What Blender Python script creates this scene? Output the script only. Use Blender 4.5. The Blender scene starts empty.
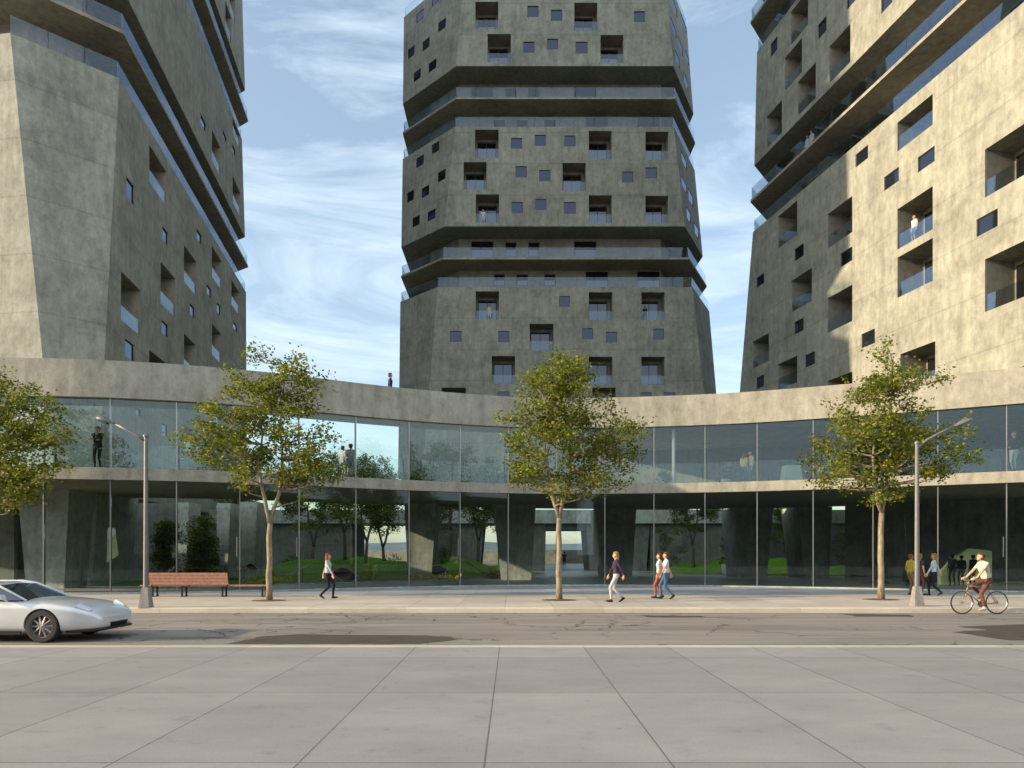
import bpy, bmesh, math, random
import numpy as np
from mathutils import Vector, Matrix, noise

SC = bpy.context.scene
COL = SC.collection
PI = math.pi
F = 743.0            # focal length in pixels of the 1024 px wide frame
CX, HY = 512.0, 552.0
CAMZ = 1.7
RND = random.Random(7)

# ------------------------------------------------------------------ camera, light, sky
cam = bpy.data.cameras.new("camera")
camo = bpy.data.objects.new("camera", cam)
COL.objects.link(camo)
camo.location = (0, 0, CAMZ)
camo.rotation_euler = (PI / 2, 0, 0)
cam.sensor_width = 36.0
cam.lens = F / 1024 * 36.0
cam.shift_y = (HY - 384) / 1024
cam.clip_end = 6000
SC.camera = camo

SUN_EL = math.radians(14.2)
SUN_DIR = Vector((-0.9744 * math.cos(SUN_EL), -0.2250 * math.cos(SUN_EL), math.sin(SUN_EL)))
sun = bpy.data.lights.new("sun", 'SUN')
sun.energy = 3.5
sun.angle = math.radians(0.6)
sun.color = (1.0, 0.785, 0.53)
suno = bpy.data.objects.new("sun", sun)
suno.rotation_euler = SUN_DIR.to_track_quat('Z', 'Y').to_euler()
suno.location = (-40, -20, 40)
COL.objects.link(suno)

world = bpy.data.worlds.new("World")
SC.world = world
world.use_nodes = True
nt = world.node_tree
bg = nt.nodes['Background']
sky = nt.nodes.new('ShaderNodeTexSky')
sky.sky_type = 'NISHITA'
sky.sun_disc = False
sky.sun_elevation = SUN_EL
sky.sun_rotation = math.atan2(SUN_DIR.x, SUN_DIR.y) % (2 * PI)
sky.air_density = 1.0
sky.dust_density = 1.5
sky.ozone_density = 1.0
tc = nt.nodes.new('ShaderNodeTexCoord')
sep = nt.nodes.new('ShaderNodeSeparateXYZ')
nt.links.new(tc.outputs['Generated'], sep.inputs[0])
mp = nt.nodes.new('ShaderNodeMapping')     # wispy streaks that climb to the right
mp.inputs['Rotation'].default_value = (0, math.radians(19), 0)
mp.inputs['Scale'].default_value = (1.5, 1.5, 6.5)
mp.inputs['Location'].default_value = (0.62, 0.3, 0.35)
nt.links.new(tc.outputs['Generated'], mp.inputs[0])
n1 = nt.nodes.new('ShaderNodeTexNoise')
n1.inputs['Scale'].default_value = 1.5
n1.inputs['Detail'].default_value = 13
n1.inputs['Roughness'].default_value = 0.62
n1.inputs['Distortion'].default_value = 0.9
nt.links.new(mp.outputs[0], n1.inputs['Vector'])
cr = nt.nodes.new('ShaderNodeValToRGB')
cr.color_ramp.elements[0].position = 0.47
cr.color_ramp.elements[0].color = (0.15, 0.15, 0.15, 1)
cr.color_ramp.elements[1].position = 0.66
cr.color_ramp.elements[1].color = (0.62, 0.62, 0.62, 1)
nt.links.new(n1.outputs[0], cr.inputs[0])
mixc = nt.nodes.new('ShaderNodeMix'); mixc.data_type = 'RGBA'
nt.links.new(cr.outputs[0], mixc.inputs[0])
nt.links.new(sky.outputs[0], mixc.inputs[6])
mixc.inputs[7].default_value = (3.7, 4.3, 4.75, 1)
# unseen brighter sky added behind the camera to fill the shaded fronts
south_fill = nt.nodes.new('ShaderNodeMapRange')
south_fill.inputs['From Min'].default_value = 0.15
south_fill.inputs['From Max'].default_value = -0.55
south_fill.inputs['To Min'].default_value = 0.0
south_fill.inputs['To Max'].default_value = 0.85
nt.links.new(sep.outputs[1], south_fill.inputs['Value'])
mixs = nt.nodes.new('ShaderNodeMix'); mixs.data_type = 'RGBA'
nt.links.new(south_fill.outputs[0], mixs.inputs[0])
nt.links.new(mixc.outputs[2], mixs.inputs[6])
mixs.inputs[7].default_value = (4.9, 5.35, 5.7, 1)
nt.links.new(mixs.outputs[2], bg.inputs[0])
bg.inputs[1].default_value = 0.12

SC.view_settings.view_transform = 'Standard'
SC.view_settings.look = 'None'
SC.view_settings.exposure = 1.25
SC.view_settings.gamma = 1.0
SC.render.engine = 'CYCLES'
SC.cycles.use_denoising = True
SC.cycles.max_bounces = 8
SC.cycles.diffuse_bounces = 5
SC.cycles.glossy_bounces = 3
SC.cycles.transparent_max_bounces = 24
SC.cycles.caustics_reflective = False
SC.cycles.caustics_refractive = False
SC.cycles.sample_clamp_indirect = 6

# ------------------------------------------------------------------ materials
def new_mat(name):
    m = bpy.data.materials.new(name)
    m.use_nodes = True
    t = m.node_tree
    b = t.nodes['Principled BSDF']
    return m, t, b

def nd(t, kind, **kw):
    n = t.nodes.new(kind)
    for k, v in kw.items():
        if k in n.inputs:
            n.inputs[k].default_value = v
        else:
            setattr(n, k, v)
    return n

def ramp(t, src, stops):
    r = t.nodes.new('ShaderNodeValToRGB')
    e = r.color_ramp.elements
    while len(e) < len(stops):
        e.new(0.5)
    for i, (p, c) in enumerate(stops):
        e[i].position = p
        e[i].color = (c[0], c[1], c[2], 1) if hasattr(c, '__len__') else (c, c, c, 1)
    t.links.new(src, r.inputs[0])
    return r.outputs[0]

def mix(t, a, b, fac, mode='MIX'):
    m = t.nodes.new('ShaderNodeMix')
    m.data_type = 'RGBA'
    m.blend_type = mode
    for s, i in ((fac, 0), (a, 6), (b, 7)):
        if hasattr(s, 'links') or hasattr(s, 'is_linked'):
            t.links.new(s, m.inputs[i])
        elif i == 0:
            m.inputs[0].default_value = s
        else:
            m.inputs[i].default_value = (s[0], s[1], s[2], 1)
    return m.outputs[2]

def coords(t, scale=(1, 1, 1), which='Object', loc=(0, 0, 0), rot=(0, 0, 0)):
    c = t.nodes.new('ShaderNodeTexCoord')
    m = nd(t, 'ShaderNodeMapping')
    m.inputs['Scale'].default_value = scale
    m.inputs['Location'].default_value = loc
    m.inputs['Rotation'].default_value = rot
    t.links.new(c.outputs[which], m.inputs[0])
    return m.outputs[0]

def tex_noise(t, vec, scale, detail=5, rough=0.6, dist=0.0):
    n = nd(t, 'ShaderNodeTexNoise', Scale=scale, Detail=detail, Roughness=rough, Distortion=dist)
    t.links.new(vec, n.inputs['Vector'])
    return n.outputs[0]

def bump(t, b, height, strength=0.3, distance=0.02):
    n = nd(t, 'ShaderNodeBump', Strength=strength, Distance=distance)
    t.links.new(height, n.inputs['Height'])
    t.links.new(n.outputs[0], b.inputs['Normal'])

def concrete(name, base, dark=0.55, lite=1.25, scale=1.0, rough=0.85, lifts=True):
    m, t, b = new_mat(name)
    v = coords(t)
    big = tex_noise(t, coords(t, (0.35 * scale, 0.35 * scale, 0.5 * scale)), 1.0, 6, 0.65, 0.6)
    mid = tex_noise(t, coords(t, (1.0, 1.0, 0.62)), 2.9 * scale, 9, 0.72)
    fine = tex_noise(t, v, 17 * scale, 4, 0.7)
    streak = tex_noise(t, coords(t, (2.4 * scale, 2.4 * scale, 0.18 * scale)), 1.0, 6, 0.65, 0.3)
    a = ramp(t, big, [(0.30, [c * dark for c in base]), (0.52, base), (0.75, [c * lite for c in base])])
    a = mix(t, a, ramp(t, mid, [(0.3, 0.60), (0.5, 0.97), (0.7, 1.24)]), 0.8, 'MULTIPLY')
    a = mix(t, a, ramp(t, fine, [(0.25, 0.75), (0.75, 1.15)]), 0.6, 'MULTIPLY')
    a = mix(t, a, ramp(t, streak, [(0.35, 0.70), (0.62, 1.05)]), 0.6, 'MULTIPLY')
    if lifts:   # pour joints every 3.2 m, thin and faint
        w = nd(t, 'ShaderNodeTexWave', wave_type='BANDS', bands_direction='Z', Scale=0.098, Distortion=0.12, Detail=2)
        t.links.new(v, w.inputs['Vector'])
        a = mix(t, a, ramp(t, w.outputs[0], [(0.0, 0.62), (0.004, 1.0)]), 0.5, 'MULTIPLY')
    t.links.new(a, b.inputs['Base Color'])
    b.inputs['Roughness'].default_value = rough
    b.inputs['Specular IOR Level'].default_value = 0.3
    h = mix(t, mid, fine, 0.5)
    bump(t, b, h, 0.35, 0.03)
    return m

def plain(name, col, rough=0.6, metal=0.0, var=0.12, scale=30, spec=0.5):
    m, t, b = new_mat(name)
    n = tex_noise(t, coords(t), scale, 4, 0.6)
    a = mix(t, col, ramp(t, n, [(0.3, 1 - var * 1.5), (0.7, 1 + var)]), 1.0, 'MULTIPLY')
    t.links.new(a, b.inputs['Base Color'])
    b.inputs['Roughness'].default_value = rough
    b.inputs['Metallic'].default_value = metal
    b.inputs['Specular IOR Level'].default_value = spec
    return m

def clear_glass(name, tint, gloss=0.10, mirror=(0.9, 0.95, 1.0), k=0.8):
    """architectural pane: tinted see-through with Fresnel reflection"""
    m = bpy.data.materials.new(name)
    m.use_nodes = True
    t = m.node_tree
    t.nodes.clear()
    out = t.nodes.new('ShaderNodeOutputMaterial')
    tr = nd(t, 'ShaderNodeBsdfTransparent', Color=(*tint, 1))
    gl = nd(t, 'ShaderNodeBsdfGlossy', Color=(*mirror, 1), Roughness=0.0)
    lw = nd(t, 'ShaderNodeFresnel', IOR=1.5)
    ad = t.nodes.new('ShaderNodeMath'); ad.operation = 'MULTIPLY_ADD'; ad.use_clamp = True
    ad.inputs[1].default_value = k
    ad.inputs[2].default_value = gloss
    n = tex_noise(t, coords(t), 0.25, 1, 0.5)
    bp = nd(t, 'ShaderNodeBump', Strength=0.01, Distance=0.05)
    t.links.new(n, bp.inputs['Height'])
    t.links.new(bp.outputs[0], gl.inputs['Normal'])
    t.links.new(lw.outputs[0], ad.inputs[0])
    mx = t.nodes.new('ShaderNodeMixShader')
    t.links.new(ad.outputs[0], mx.inputs[0])
    t.links.new(tr.outputs[0], mx.inputs[1])
    t.links.new(gl.outputs[0], mx.inputs[2])
    t.links.new(mx.outputs[0], out.inputs[0])
    return m

def dark_glass(name, col, f0=0.2, mirror=(0.75, 0.85, 1.0)):
    m = bpy.data.materials.new(name)
    m.use_nodes = True
    t = m.node_tree
    t.nodes.clear()
    out = t.nodes.new('ShaderNodeOutputMaterial')
    df = nd(t, 'ShaderNodeBsdfDiffuse', Color=(*col, 1))
    gl = nd(t, 'ShaderNodeBsdfGlossy', Color=(*mirror, 1), Roughness=0.02)
    fr = nd(t, 'ShaderNodeFresnel', IOR=1.5)
    ad = t.nodes.new('ShaderNodeMath'); ad.operation = 'ADD'; ad.use_clamp = True
    ad.inputs[1].default_value = f0
    t.links.new(fr.outputs[0], ad.inputs[0])
    mx = t.nodes.new('ShaderNodeMixShader')
    t.links.new(ad.outputs[0], mx.inputs[0])
    t.links.new(df.outputs[0], mx.inputs[1])
    t.links.new(gl.outputs[0], mx.inputs[2])
    t.links.new(mx.outputs[0], out.inputs[0])
    return m

def leaf_mat(name, stops, trans=0.35):
    m = bpy.data.materials.new(name)
    m.use_nodes = True
    t = m.node_tree
    t.nodes.clear()
    out = t.nodes.new('ShaderNodeOutputMaterial')
    g = t.nodes.new('ShaderNodeNewGeometry')
    c = ramp(t, g.outputs['Random Per Island'], stops)
    df = nd(t, 'ShaderNodeBsdfDiffuse'); tl = nd(t, 'ShaderNodeBsdfTranslucent')
    gl = nd(t, 'ShaderNodeBsdfGlossy', Roughness=0.45, Color=(0.6, 0.6, 0.55, 1))
    t.links.new(c, df.inputs[0])
    c2 = mix(t, c, (1.3, 1.35, 0.5), 1.0, 'MULTIPLY')
    t.links.new(c2, tl.inputs[0])
    m1 = nd(t, 'ShaderNodeMixShader', Fac=trans)
    t.links.new(df.outputs[0], m1.inputs[1]); t.links.new(tl.outputs[0], m1.inputs[2])
    m2 = nd(t, 'ShaderNodeMixShader', Fac=0.03)
    t.links.new(m1.outputs[0], m2.inputs[1]); t.links.new(gl.outputs[0], m2.inputs[2])
    t.links.new(m2.outputs[0], out.inputs[0])
    return m

M = {}
M['tower'] = concrete('tower_concrete', (0.292, 0.297, 0.250), 0.72, 1.2, 0.9)
M['soffit'] = concrete('soffit_concrete', (0.31, 0.29, 0.235), 0.7, 1.2, 0.8, lifts=False)
M['fascia'] = concrete('fascia_concrete', (0.32, 0.305, 0.25), 0.85, 1.1, 0.8, lifts=False)
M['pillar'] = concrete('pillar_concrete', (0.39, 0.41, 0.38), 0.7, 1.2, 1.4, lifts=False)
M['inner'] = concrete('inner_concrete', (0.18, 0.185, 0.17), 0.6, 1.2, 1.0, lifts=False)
M['glass'] = clear_glass('facade_glass', (0.89, 0.95, 0.94), 0.010, (0.75, 0.88, 0.95))
M['rail_glass'] = clear_glass('railing_glass', (0.91, 0.95, 0.95), 0.012, k=0.35)
M['low_glass'] = clear_glass('ground_floor_glass', (0.935, 0.98, 0.955), -0.008, (0.75, 0.88, 0.95))
M['balc_glass'] = clear_glass('balcony_glass', (0.84, 0.89, 0.91), 0.03, (0.75, 0.85, 1.0), k=0.25)
M['pane'] = dark_glass('window_glass', (0.012, 0.014, 0.018), 0.03, (0.62, 0.74, 1.0))
M['pane_dark'] = dark_glass('loggia_glass', (0.012, 0.011, 0.010), 0.06, (0.6, 0.7, 0.9))
M['void'] = plain('skylight_black', (0.012, 0.013, 0.012), 0.6, 0, 0.1, 8, 0.15)
M['frame'] = plain('window_frame_metal', (0.035, 0.033, 0.03), 0.5, 0.3)
M['steel'] = plain('mullion_metal', (0.33, 0.33, 0.32), 0.35, 0.8, 0.05)
M['lamp_steel'] = plain('lamp_metal', (0.135, 0.135, 0.135), 0.5, 0.2, 0.1, 8)
M['lamp_base'] = concrete('lamp_base_concrete', (0.26, 0.25, 0.24), 0.8, 1.1, 4, lifts=False)
M['wood'] = plain('bench_wood', (0.37, 0.185, 0.135), 0.6, 0, 0.2, 9)
M['black'] = plain('black_metal', (0.02, 0.02, 0.02), 0.45, 0.5)
M['rubber'] = plain('rubber', (0.018, 0.018, 0.018), 0.8)
M['white'] = plain('white_paint', (0.78, 0.78, 0.76), 0.5, 0, 0.05)
M['soil'] = plain('tree_pit_soil', (0.10, 0.07, 0.035), 0.95, 0, 0.5, 25)
M['flower'] = leaf_mat('yellow_flowers', [(0.0, (0.48, 0.46, 0.04)), (0.6, (0.68, 0.62, 0.06)), (1.0, (0.34, 0.42, 0.05))], 0.2)
M['leaf'] = leaf_mat('street_tree_leaves', [(0.0, (0.050, 0.080, 0.010)), (0.45, (0.125, 0.155, 0.014)), (0.8, (0.195, 0.21, 0.02)), (1.0, (0.26, 0.225, 0.026))], 0.42)
M['leaf_dark'] = leaf_mat('courtyard_leaves', [(0.0, (0.045, 0.085, 0.014)), (0.6, (0.10, 0.15, 0.022)), (1.0, (0.17, 0.19, 0.03))], 0.35)
M['leaf_grey'] = leaf_mat('grey_leaves', [(0.0, (0.16, 0.22, 0.20)), (0.6, (0.25, 0.33, 0.31)), (1.0, (0.10, 0.15, 0.10))], 0.25)

# bark: pale, mottled
m, t, b = new_mat('pale_bark'); M['bark'] = m
vv = coords(t, (1, 1, 0.35))
a = ramp(t, tex_noise(t, vv, 9, 6, 0.7, 0.5), [(0.32, (0.09, 0.07, 0.05)), (0.5, (0.22, 0.18, 0.125)), (0.7, (0.34, 0.29, 0.21))])
t.links.new(a, b.inputs['Base Color']); b.inputs['Roughness'].default_value = 0.9
bump(t, b, tex_noise(t, vv, 30, 4), 0.5, 0.02)
m, t, b = new_mat('dark_bark'); M['bark_dark'] = m
a = ramp(t, tex_noise(t, coords(t, (1, 1, 0.3)), 10, 5), [(0.3, (0.05, 0.04, 0.03)), (0.7, (0.12, 0.10, 0.075))])
t.links.new(a, b.inputs['Base Color']); b.inputs['Roughness'].default_value = 0.9

# asphalt with cracks
m, t, b = new_mat('asphalt'); M['asphalt'] = m
v = coords(t)
big = tex_noise(t, coords(t, (0.12, 0.5, 1)), 1.0, 6, 0.65, 0.5)
a = ramp(t, big, [(0.3, (0.175, 0.158, 0.138)), (0.5, (0.225, 0.203, 0.178)), (0.72, (0.275, 0.25, 0.22))])
a = mix(t, a, ramp(t, tex_noise(t, v, 60, 3, 0.8), [(0.3, 0.72), (0.7, 1.25)]), 0.8, 'MULTIPLY')
a = mix(t, a, ramp(t, tex_noise(t, coords(t, (0.06, 1.6, 1)), 1.4, 5, 0.6), [(0.35, 0.72), (0.6, 1.06)]), 0.8, 'MULTIPLY')
dv = nd(t, 'ShaderNodeVectorMath', operation='ADD')
nz = nd(t, 'ShaderNodeTexNoise', Scale=1.1, Detail=4)
t.links.new(v, nz.inputs['Vector'])
t.links.new(v, dv.inputs[0]); t.links.new(nz.outputs[1], dv.inputs[1])
vo = nd(t, 'ShaderNodeTexVoronoi', feature='DISTANCE_TO_EDGE', Scale=0.55)
t.links.new(dv.outputs[0], vo.inputs['Vector'])
crack = ramp(t, vo.outputs['Distance'], [(0.0, 0.0), (0.008, 0.15), (0.022, 1.0)])
msk = ramp(t, tex_noise(t, coords(t, (0.14, 0.3, 1), loc=(0.35, 0.1, 0)), 1.0, 3), [(0.47, 0.0), (0.58, 1.0)])
ck = mix(t, (1, 1, 1), crack, msk)
a = mix(t, a, ck, 0.8, 'MULTIPLY')
t.links.new(a, b.inputs['Base Color']); b.inputs['Roughness'].default_value = 0.85
b.inputs['Specular IOR Level'].default_value = 0.35
bump(t, b, tex_noise(t, v, 90, 3, 0.7), 0.3, 0.01)
m, t, b = new_mat('repair_and_shadow'); M['asphalt_dark'] = m  # for repairs, cracks and a painted road shadow
a = ramp(t, tex_noise(t, coords(t, (0.6, 2, 1)), 3, 6, 0.7), [(0.3, (0.045, 0.038, 0.031)), (0.7, (0.095, 0.081, 0.067))])
t.links.new(a, b.inputs['Base Color']); b.inputs['Roughness'].default_value = 0.9
b.inputs['Specular IOR Level'].default_value = 0.2

def paving(name, col, w, h, joint=0.014, rough=0.8, loc=(0, 0, 0), jdark=0.45, spec=0.3):
    m, t, b = new_mat(name)
    v = coords(t, loc=loc)
    br = nd(t, 'ShaderNodeTexBrick', offset=0.0, Scale=1.0)
    br.inputs['Brick Width'].default_value = w
    br.inputs['Row Height'].default_value = h
    br.inputs['Mortar Size'].default_value = joint
    br.inputs['Mortar Smooth'].default_value = 0.2
    br.inputs['Bias'].default_value = 0.0
    br.inputs['Color1'].default_value = (*[c * 0.90 for c in col], 1)
    br.inputs['Color2'].default_value = (*[c * 1.09 for c in col], 1)
    br.inputs['Mortar'].default_value = (*[c * jdark for c in col], 1)
    t.links.new(v, br.inputs['Vector'])
    a = mix(t, br.outputs[0], ramp(t, tex_noise(t, coords(t, (0.5, 0.9, 1)), 1, 7, 0.68), [(0.3, 0.80), (0.7, 1.12)]), 0.8, 'MULTIPLY')
    a = mix(t, a, ramp(t, tex_noise(t, coords(t), 40, 4, 0.7), [(0.3, 0.85), (0.7, 1.1)]), 0.7, 'MULTIPLY')
    a = mix(t, a, ramp(t, tex_noise(t, coords(t), 2.3, 8, 0.75), [(0.30, 0.62), (0.44, 1.0), (0.62, 1.0), (0.74, 1.12)]), 0.6, 'MULTIPLY')
    vo = nd(t, 'ShaderNodeTexVoronoi', feature='F1', Scale=1.3)
    t.links.new(coords(t), vo.inputs['Vector'])
    a = mix(t, a, ramp(t, vo.outputs['Distance'], [(0.0, 0.55), (0.035, 0.62), (0.045, 1.0)]), 0.55, 'MULTIPLY')
    t.links.new(a, b.inputs['Base Color']); b.inputs['Roughness'].default_value = rough
    b.inputs['Specular IOR Level'].default_value = spec
    bump(t, b, tex_noise(t, coords(t), 60, 3), 0.2, 0.01)
    return m
M['sidewalk'] = paving('sidewalk_concrete', (0.45, 0.40, 0.345), 1.5, 3.6, 0.009, loc=(0.22, 0.6, 0))
M['near_walk'] = paving('near_sidewalk_concrete', (0.27, 0.262, 0.25), 1.5, 3.0, 0.009, loc=(0.22, 0.0, 0))
M['kerb'] = paving('kerb_stone', (0.50, 0.445, 0.36), 1.5, 5, 0.006, loc=(0.22, 0, 0), jdark=0.8)
M['plaza'] = paving('plaza_paving', (0.33, 0.35, 0.365), 1.5, 1.5, 0.008, 0.45, spec=0.5)
M['ground'] = plain('open_ground', (0.13, 0.13, 0.10), 0.95, 0, 0.3, 0.3)

# mown lawn
m, t, b = new_mat('lawn_grass'); M['lawn'] = m
v = coords(t)
a = ramp(t, tex_noise(t, v, 1.3, 6, 0.7), [(0.3, (0.085, 0.18, 0.016)), (0.55, (0.145, 0.29, 0.026)), (0.75, (0.18, 0.32, 0.035))])
a = mix(t, a, ramp(t, tex_noise(t, coords(t, (1, 1, 0.3)), 45, 4, 0.8), [(0.3, 0.5), (0.7, 1.35)]), 0.9, 'MULTIPLY')
t.links.new(a, b.inputs['Base Color']); b.inputs['Roughness'].default_value = 0.95
b.inputs['Specular IOR Level'].default_value = 0.1
bump(t, b, tex_noise(t, v, 50, 4, 0.8), 1.0, 0.06)

# ------------------------------------------------------------------ object helpers
W = {}   # world matrix of every linked object

class MB:
    def __init__(self):
        self.v = []; self.f = []; self.m = []
    def add(self, verts, faces, mi=0):
        o = len(self.v)
        self.v += [tuple(p) for p in verts]
        self.f += [tuple(i + o for i in f) for f in faces]
        self.m += [mi] * len(faces)
    def quad(self, a, b_, c, d, mi=0):
        self.add([a, b_, c, d], [(0, 1, 2, 3)], mi)
    def box(self, x0, x1, y0, y1, z0, z1, mi=0):
        self.add([(x0, y0, z0), (x1, y0, z0), (x1, y1, z0), (x0, y1, z0), (x0, y0, z1), (x1, y0, z1), (x1, y1, z1), (x0, y1, z1)],
                 [(3, 2, 1, 0), (4, 5, 6, 7), (0, 1, 5, 4), (1, 2, 6, 5), (2, 3, 7, 6), (3, 0, 4, 7)], mi)
    def hexa(self, p, mi=0):
        """eight points, bottom four then top four, counter-clockwise from above"""
        self.add(p, [(3, 2, 1, 0), (4, 5, 6, 7), (0, 1, 5, 4), (1, 2, 6, 5), (2, 3, 7, 6), (3, 0, 4, 7)], mi)
    def prism(self, poly, z0, z1, mi=0, poly2=None):
        n = len(poly); poly2 = poly2 or poly
        self.add([(p[0], p[1], z0) for p in poly] + [(p[0], p[1], z1) for p in poly2],
                 [tuple(reversed(range(n))), tuple(range(n, 2 * n))] + [(i, (i + 1) % n, n + (i + 1) % n, n + i) for i in range(n)], mi)
    def tube(self, pts, radii, seg=8, mi=0, caps=True):
        pts = [Vector(p) for p in pts]
        if not hasattr(radii, '__len__'):
            radii = [radii] * len(pts)
        rings = []
        up = None
        for i, p in enumerate(pts):
            d = (pts[min(i + 1, len(pts) - 1)] - pts[max(i - 1, 0)])
            d = d.normalized() if d.length > 1e-9 else Vector((0, 0, 1))
            if up is None:
                up = d.orthogonal().normalized()
            else:
                up = (up - d * up.dot(d))
                up = up.normalized() if up.length > 1e-6 else d.orthogonal().normalized()
            s = d.cross(up)
            rings.append([p + (up * math.cos(2 * PI * k / seg) + s * math.sin(2 * PI * k / seg)) * radii[i] for k in range(seg)])
        vs = [q for r in rings for q in r]
        fs = []
        for i in range(len(pts) - 1):
            for k in range(seg):
                k2 = (k + 1) % seg
                fs.append((i * seg + k, i * seg + k2, (i + 1) * seg + k2, (i + 1) * seg + k))
        if caps:
            fs.append(tuple(reversed(range(seg))))
            fs.append(tuple(range((len(pts) - 1) * seg, len(pts) * seg)))
        self.add(vs, fs, mi)
    def lathe(self, c, prof, seg=20, mi=0, axis='z'):
        vs = []
        for r, h in prof:
            for k in range(seg):
                a = 2 * PI * k / seg
                if axis == 'z':
                    vs.append((c[0] + r * math.cos(a), c[1] + r * math.sin(a), c[2] + h))
                else:
                    vs.append((c[0] + r * math.cos(a), c[1] + h, c[2] + r * math.sin(a)))
        fs = []
        for i in range(len(prof) - 1):
            for k in range(seg):
                k2 = (k + 1) % seg
                q = (i * seg + k, i * seg + k2, (i + 1) * seg + k2, (i + 1) * seg + k)
                fs.append(q if axis == 'z' else tuple(reversed(q)))
        self.add(vs, fs, mi)
    def build(self, name, mats, parent=None, smooth=False, origin=None):
        if not isinstance(mats, (list, tuple)):
            mats = [mats]
        if origin is None:
            n = max(1, len(self.v))
            origin = (sum(p[0] for p in self.v) / n, sum(p[1] for p in self.v) / n, min(p[2] for p in self.v))
        ox, oy, oz = origin
        me = bpy.data.meshes.new(name)
        me.from_pydata([(p[0] - ox, p[1] - oy, p[2] - oz) for p in self.v], [], self.f)
        for mm in mats:
            me.materials.append(mm)
        if len(mats) > 1:
            me.polygons.foreach_set('material_index', self.m)
        if smooth:
            me.polygons.foreach_set('use_smooth', [True] * len(me.polygons))
        me.update()
        return put(name, me, Matrix.Translation(Vector(origin)), parent)

def put(name, data, mat, parent=None):
    o = bpy.data.objects.new(name, data)
    COL.objects.link(o)
    W[o] = mat.copy()
    if parent is not None:
        o.parent = parent
        o.matrix_basis = W[parent].inverted() @ mat
    else:
        o.matrix_basis = mat
    return o

def tag(o, label=None, cat=None, group=None, kind=None):
    for k, v in (('label', label), ('category', cat), ('group', group), ('kind', kind)):
        if v:
            o[k] = v
    return o

def thing(name, label, cat, loc=(0, 0, 0), rz=0.0, group=None):
    o = put(name, None, Matrix.Translation(Vector(loc)) @ Matrix.Rotation(rz, 4, 'Z'))
    o.empty_display_size = 0.3
    return tag(o, label, cat, group)

def children(o):
    return [c for c in W if c.parent == o]

def copy_tree(o, mat, parent=None):
    c = o.copy()
    COL.objects.link(c)
    c.parent = parent
    if parent is None:
        c.matrix_basis = mat
        W[c] = mat
    else:
        W[c] = W[parent] @ o.matrix_basis
    for ch in children(o):
        copy_tree(ch, None, c)
    return c

def P(px, py, Y):
    return Vector(((px - CX) / F * Y, Y, CAMZ + (HY - py) / F * Y))

def lineX(p, d, q, e):
    """intersection of 2D lines p+s*d and q+t*e"""
    den = d[0] * e[1] - d[1] * e[0]
    s = ((q[0] - p[0]) * e[1] - (q[1] - p[1]) * e[0]) / den
    return (p[0] + s * d[0], p[1] + s * d[1])

def px_on(px, p, d):
    return lineX((0, 0), ((px - CX) / F, 1.0), p, d)

# ------------------------------------------------------------------ ground, road, pavements
def structure(o):
    o['kind'] = 'structure'
    return o

mb = MB(); mb.quad((-3000, -400, -0.2), (3000, -400, -0.2), (3000, 4500, -0.2), (-3000, 4500, -0.2))
structure(mb.build('ground', M['ground'], origin=(0, 0, -0.2)))
mb = MB(); mb.quad((-250, 13.3, -0.15), (250, 13.3, -0.15), (250, 22.9, -0.15), (-250, 22.9, -0.15))
structure(mb.build('road', M['asphalt'], origin=(0, 0, -0.15)))
NEAR_K, FAR_K = 13.54, 22.6
mb = MB(); mb.box(-250, 250, -30, NEAR_K - 0.3, -0.25, 0.0)
structure(mb.build('near_pavement', M['near_walk'], origin=(0, 0, 0)))
mb = MB(); mb.box(-250, 250, FAR_K + 0.3, 110, -0.25, 0.0)
structure(mb.build('far_pavement', M['sidewalk'], origin=(0, 0, 0)))
for nm, y0, y1 in (('near_kerb', NEAR_K - 0.297, NEAR_K), ('far_kerb', FAR_K, FAR_K + 0.297)):
    mb = MB()
    c = 0.025
    prof = [(y0, -0.25), (y1, -0.25), (y1, 0.004 - c if nm == 'near_kerb' else 0.004), (y1 - c if nm == 'near_kerb' else y1, 0.004),
            (y0 + c if nm != 'near_kerb' else y0, 0.004), (y0, 0.004 - c if nm != 'near_kerb' else 0.004)]
    pp = []
    for q in prof:
        if not pp or (abs(pp[-1][0] - q[0]) + abs(pp[-1][1] - q[1])) > 1e-5:
            pp.append(q)
    if (abs(pp[-1][0] - pp[0][0]) + abs(pp[-1][1] - pp[0][1])) < 1e-5:
        pp.pop()
    n = len(pp)
    mb.add([(-250, y, z) for y, z in pp] + [(250, y, z) for y, z in pp],
           [tuple(range(n)), tuple(reversed(range(n, 2 * n)))] + [(i, n + i, n + (i + 1) % n, (i + 1) % n) for i in range(n)])
    structure(mb.build(nm, M['kerb'], origin=(0, 0, 0)))
mb = MB(); mb.quad((-120, 29.75, 0.004), (120, 29.75, 0.004), (120, 100, 0.004), (-120, 100, 0.004))
structure(mb.build('plaza_paving', M['plaza'], origin=(0, 0, 0.004)))

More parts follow.
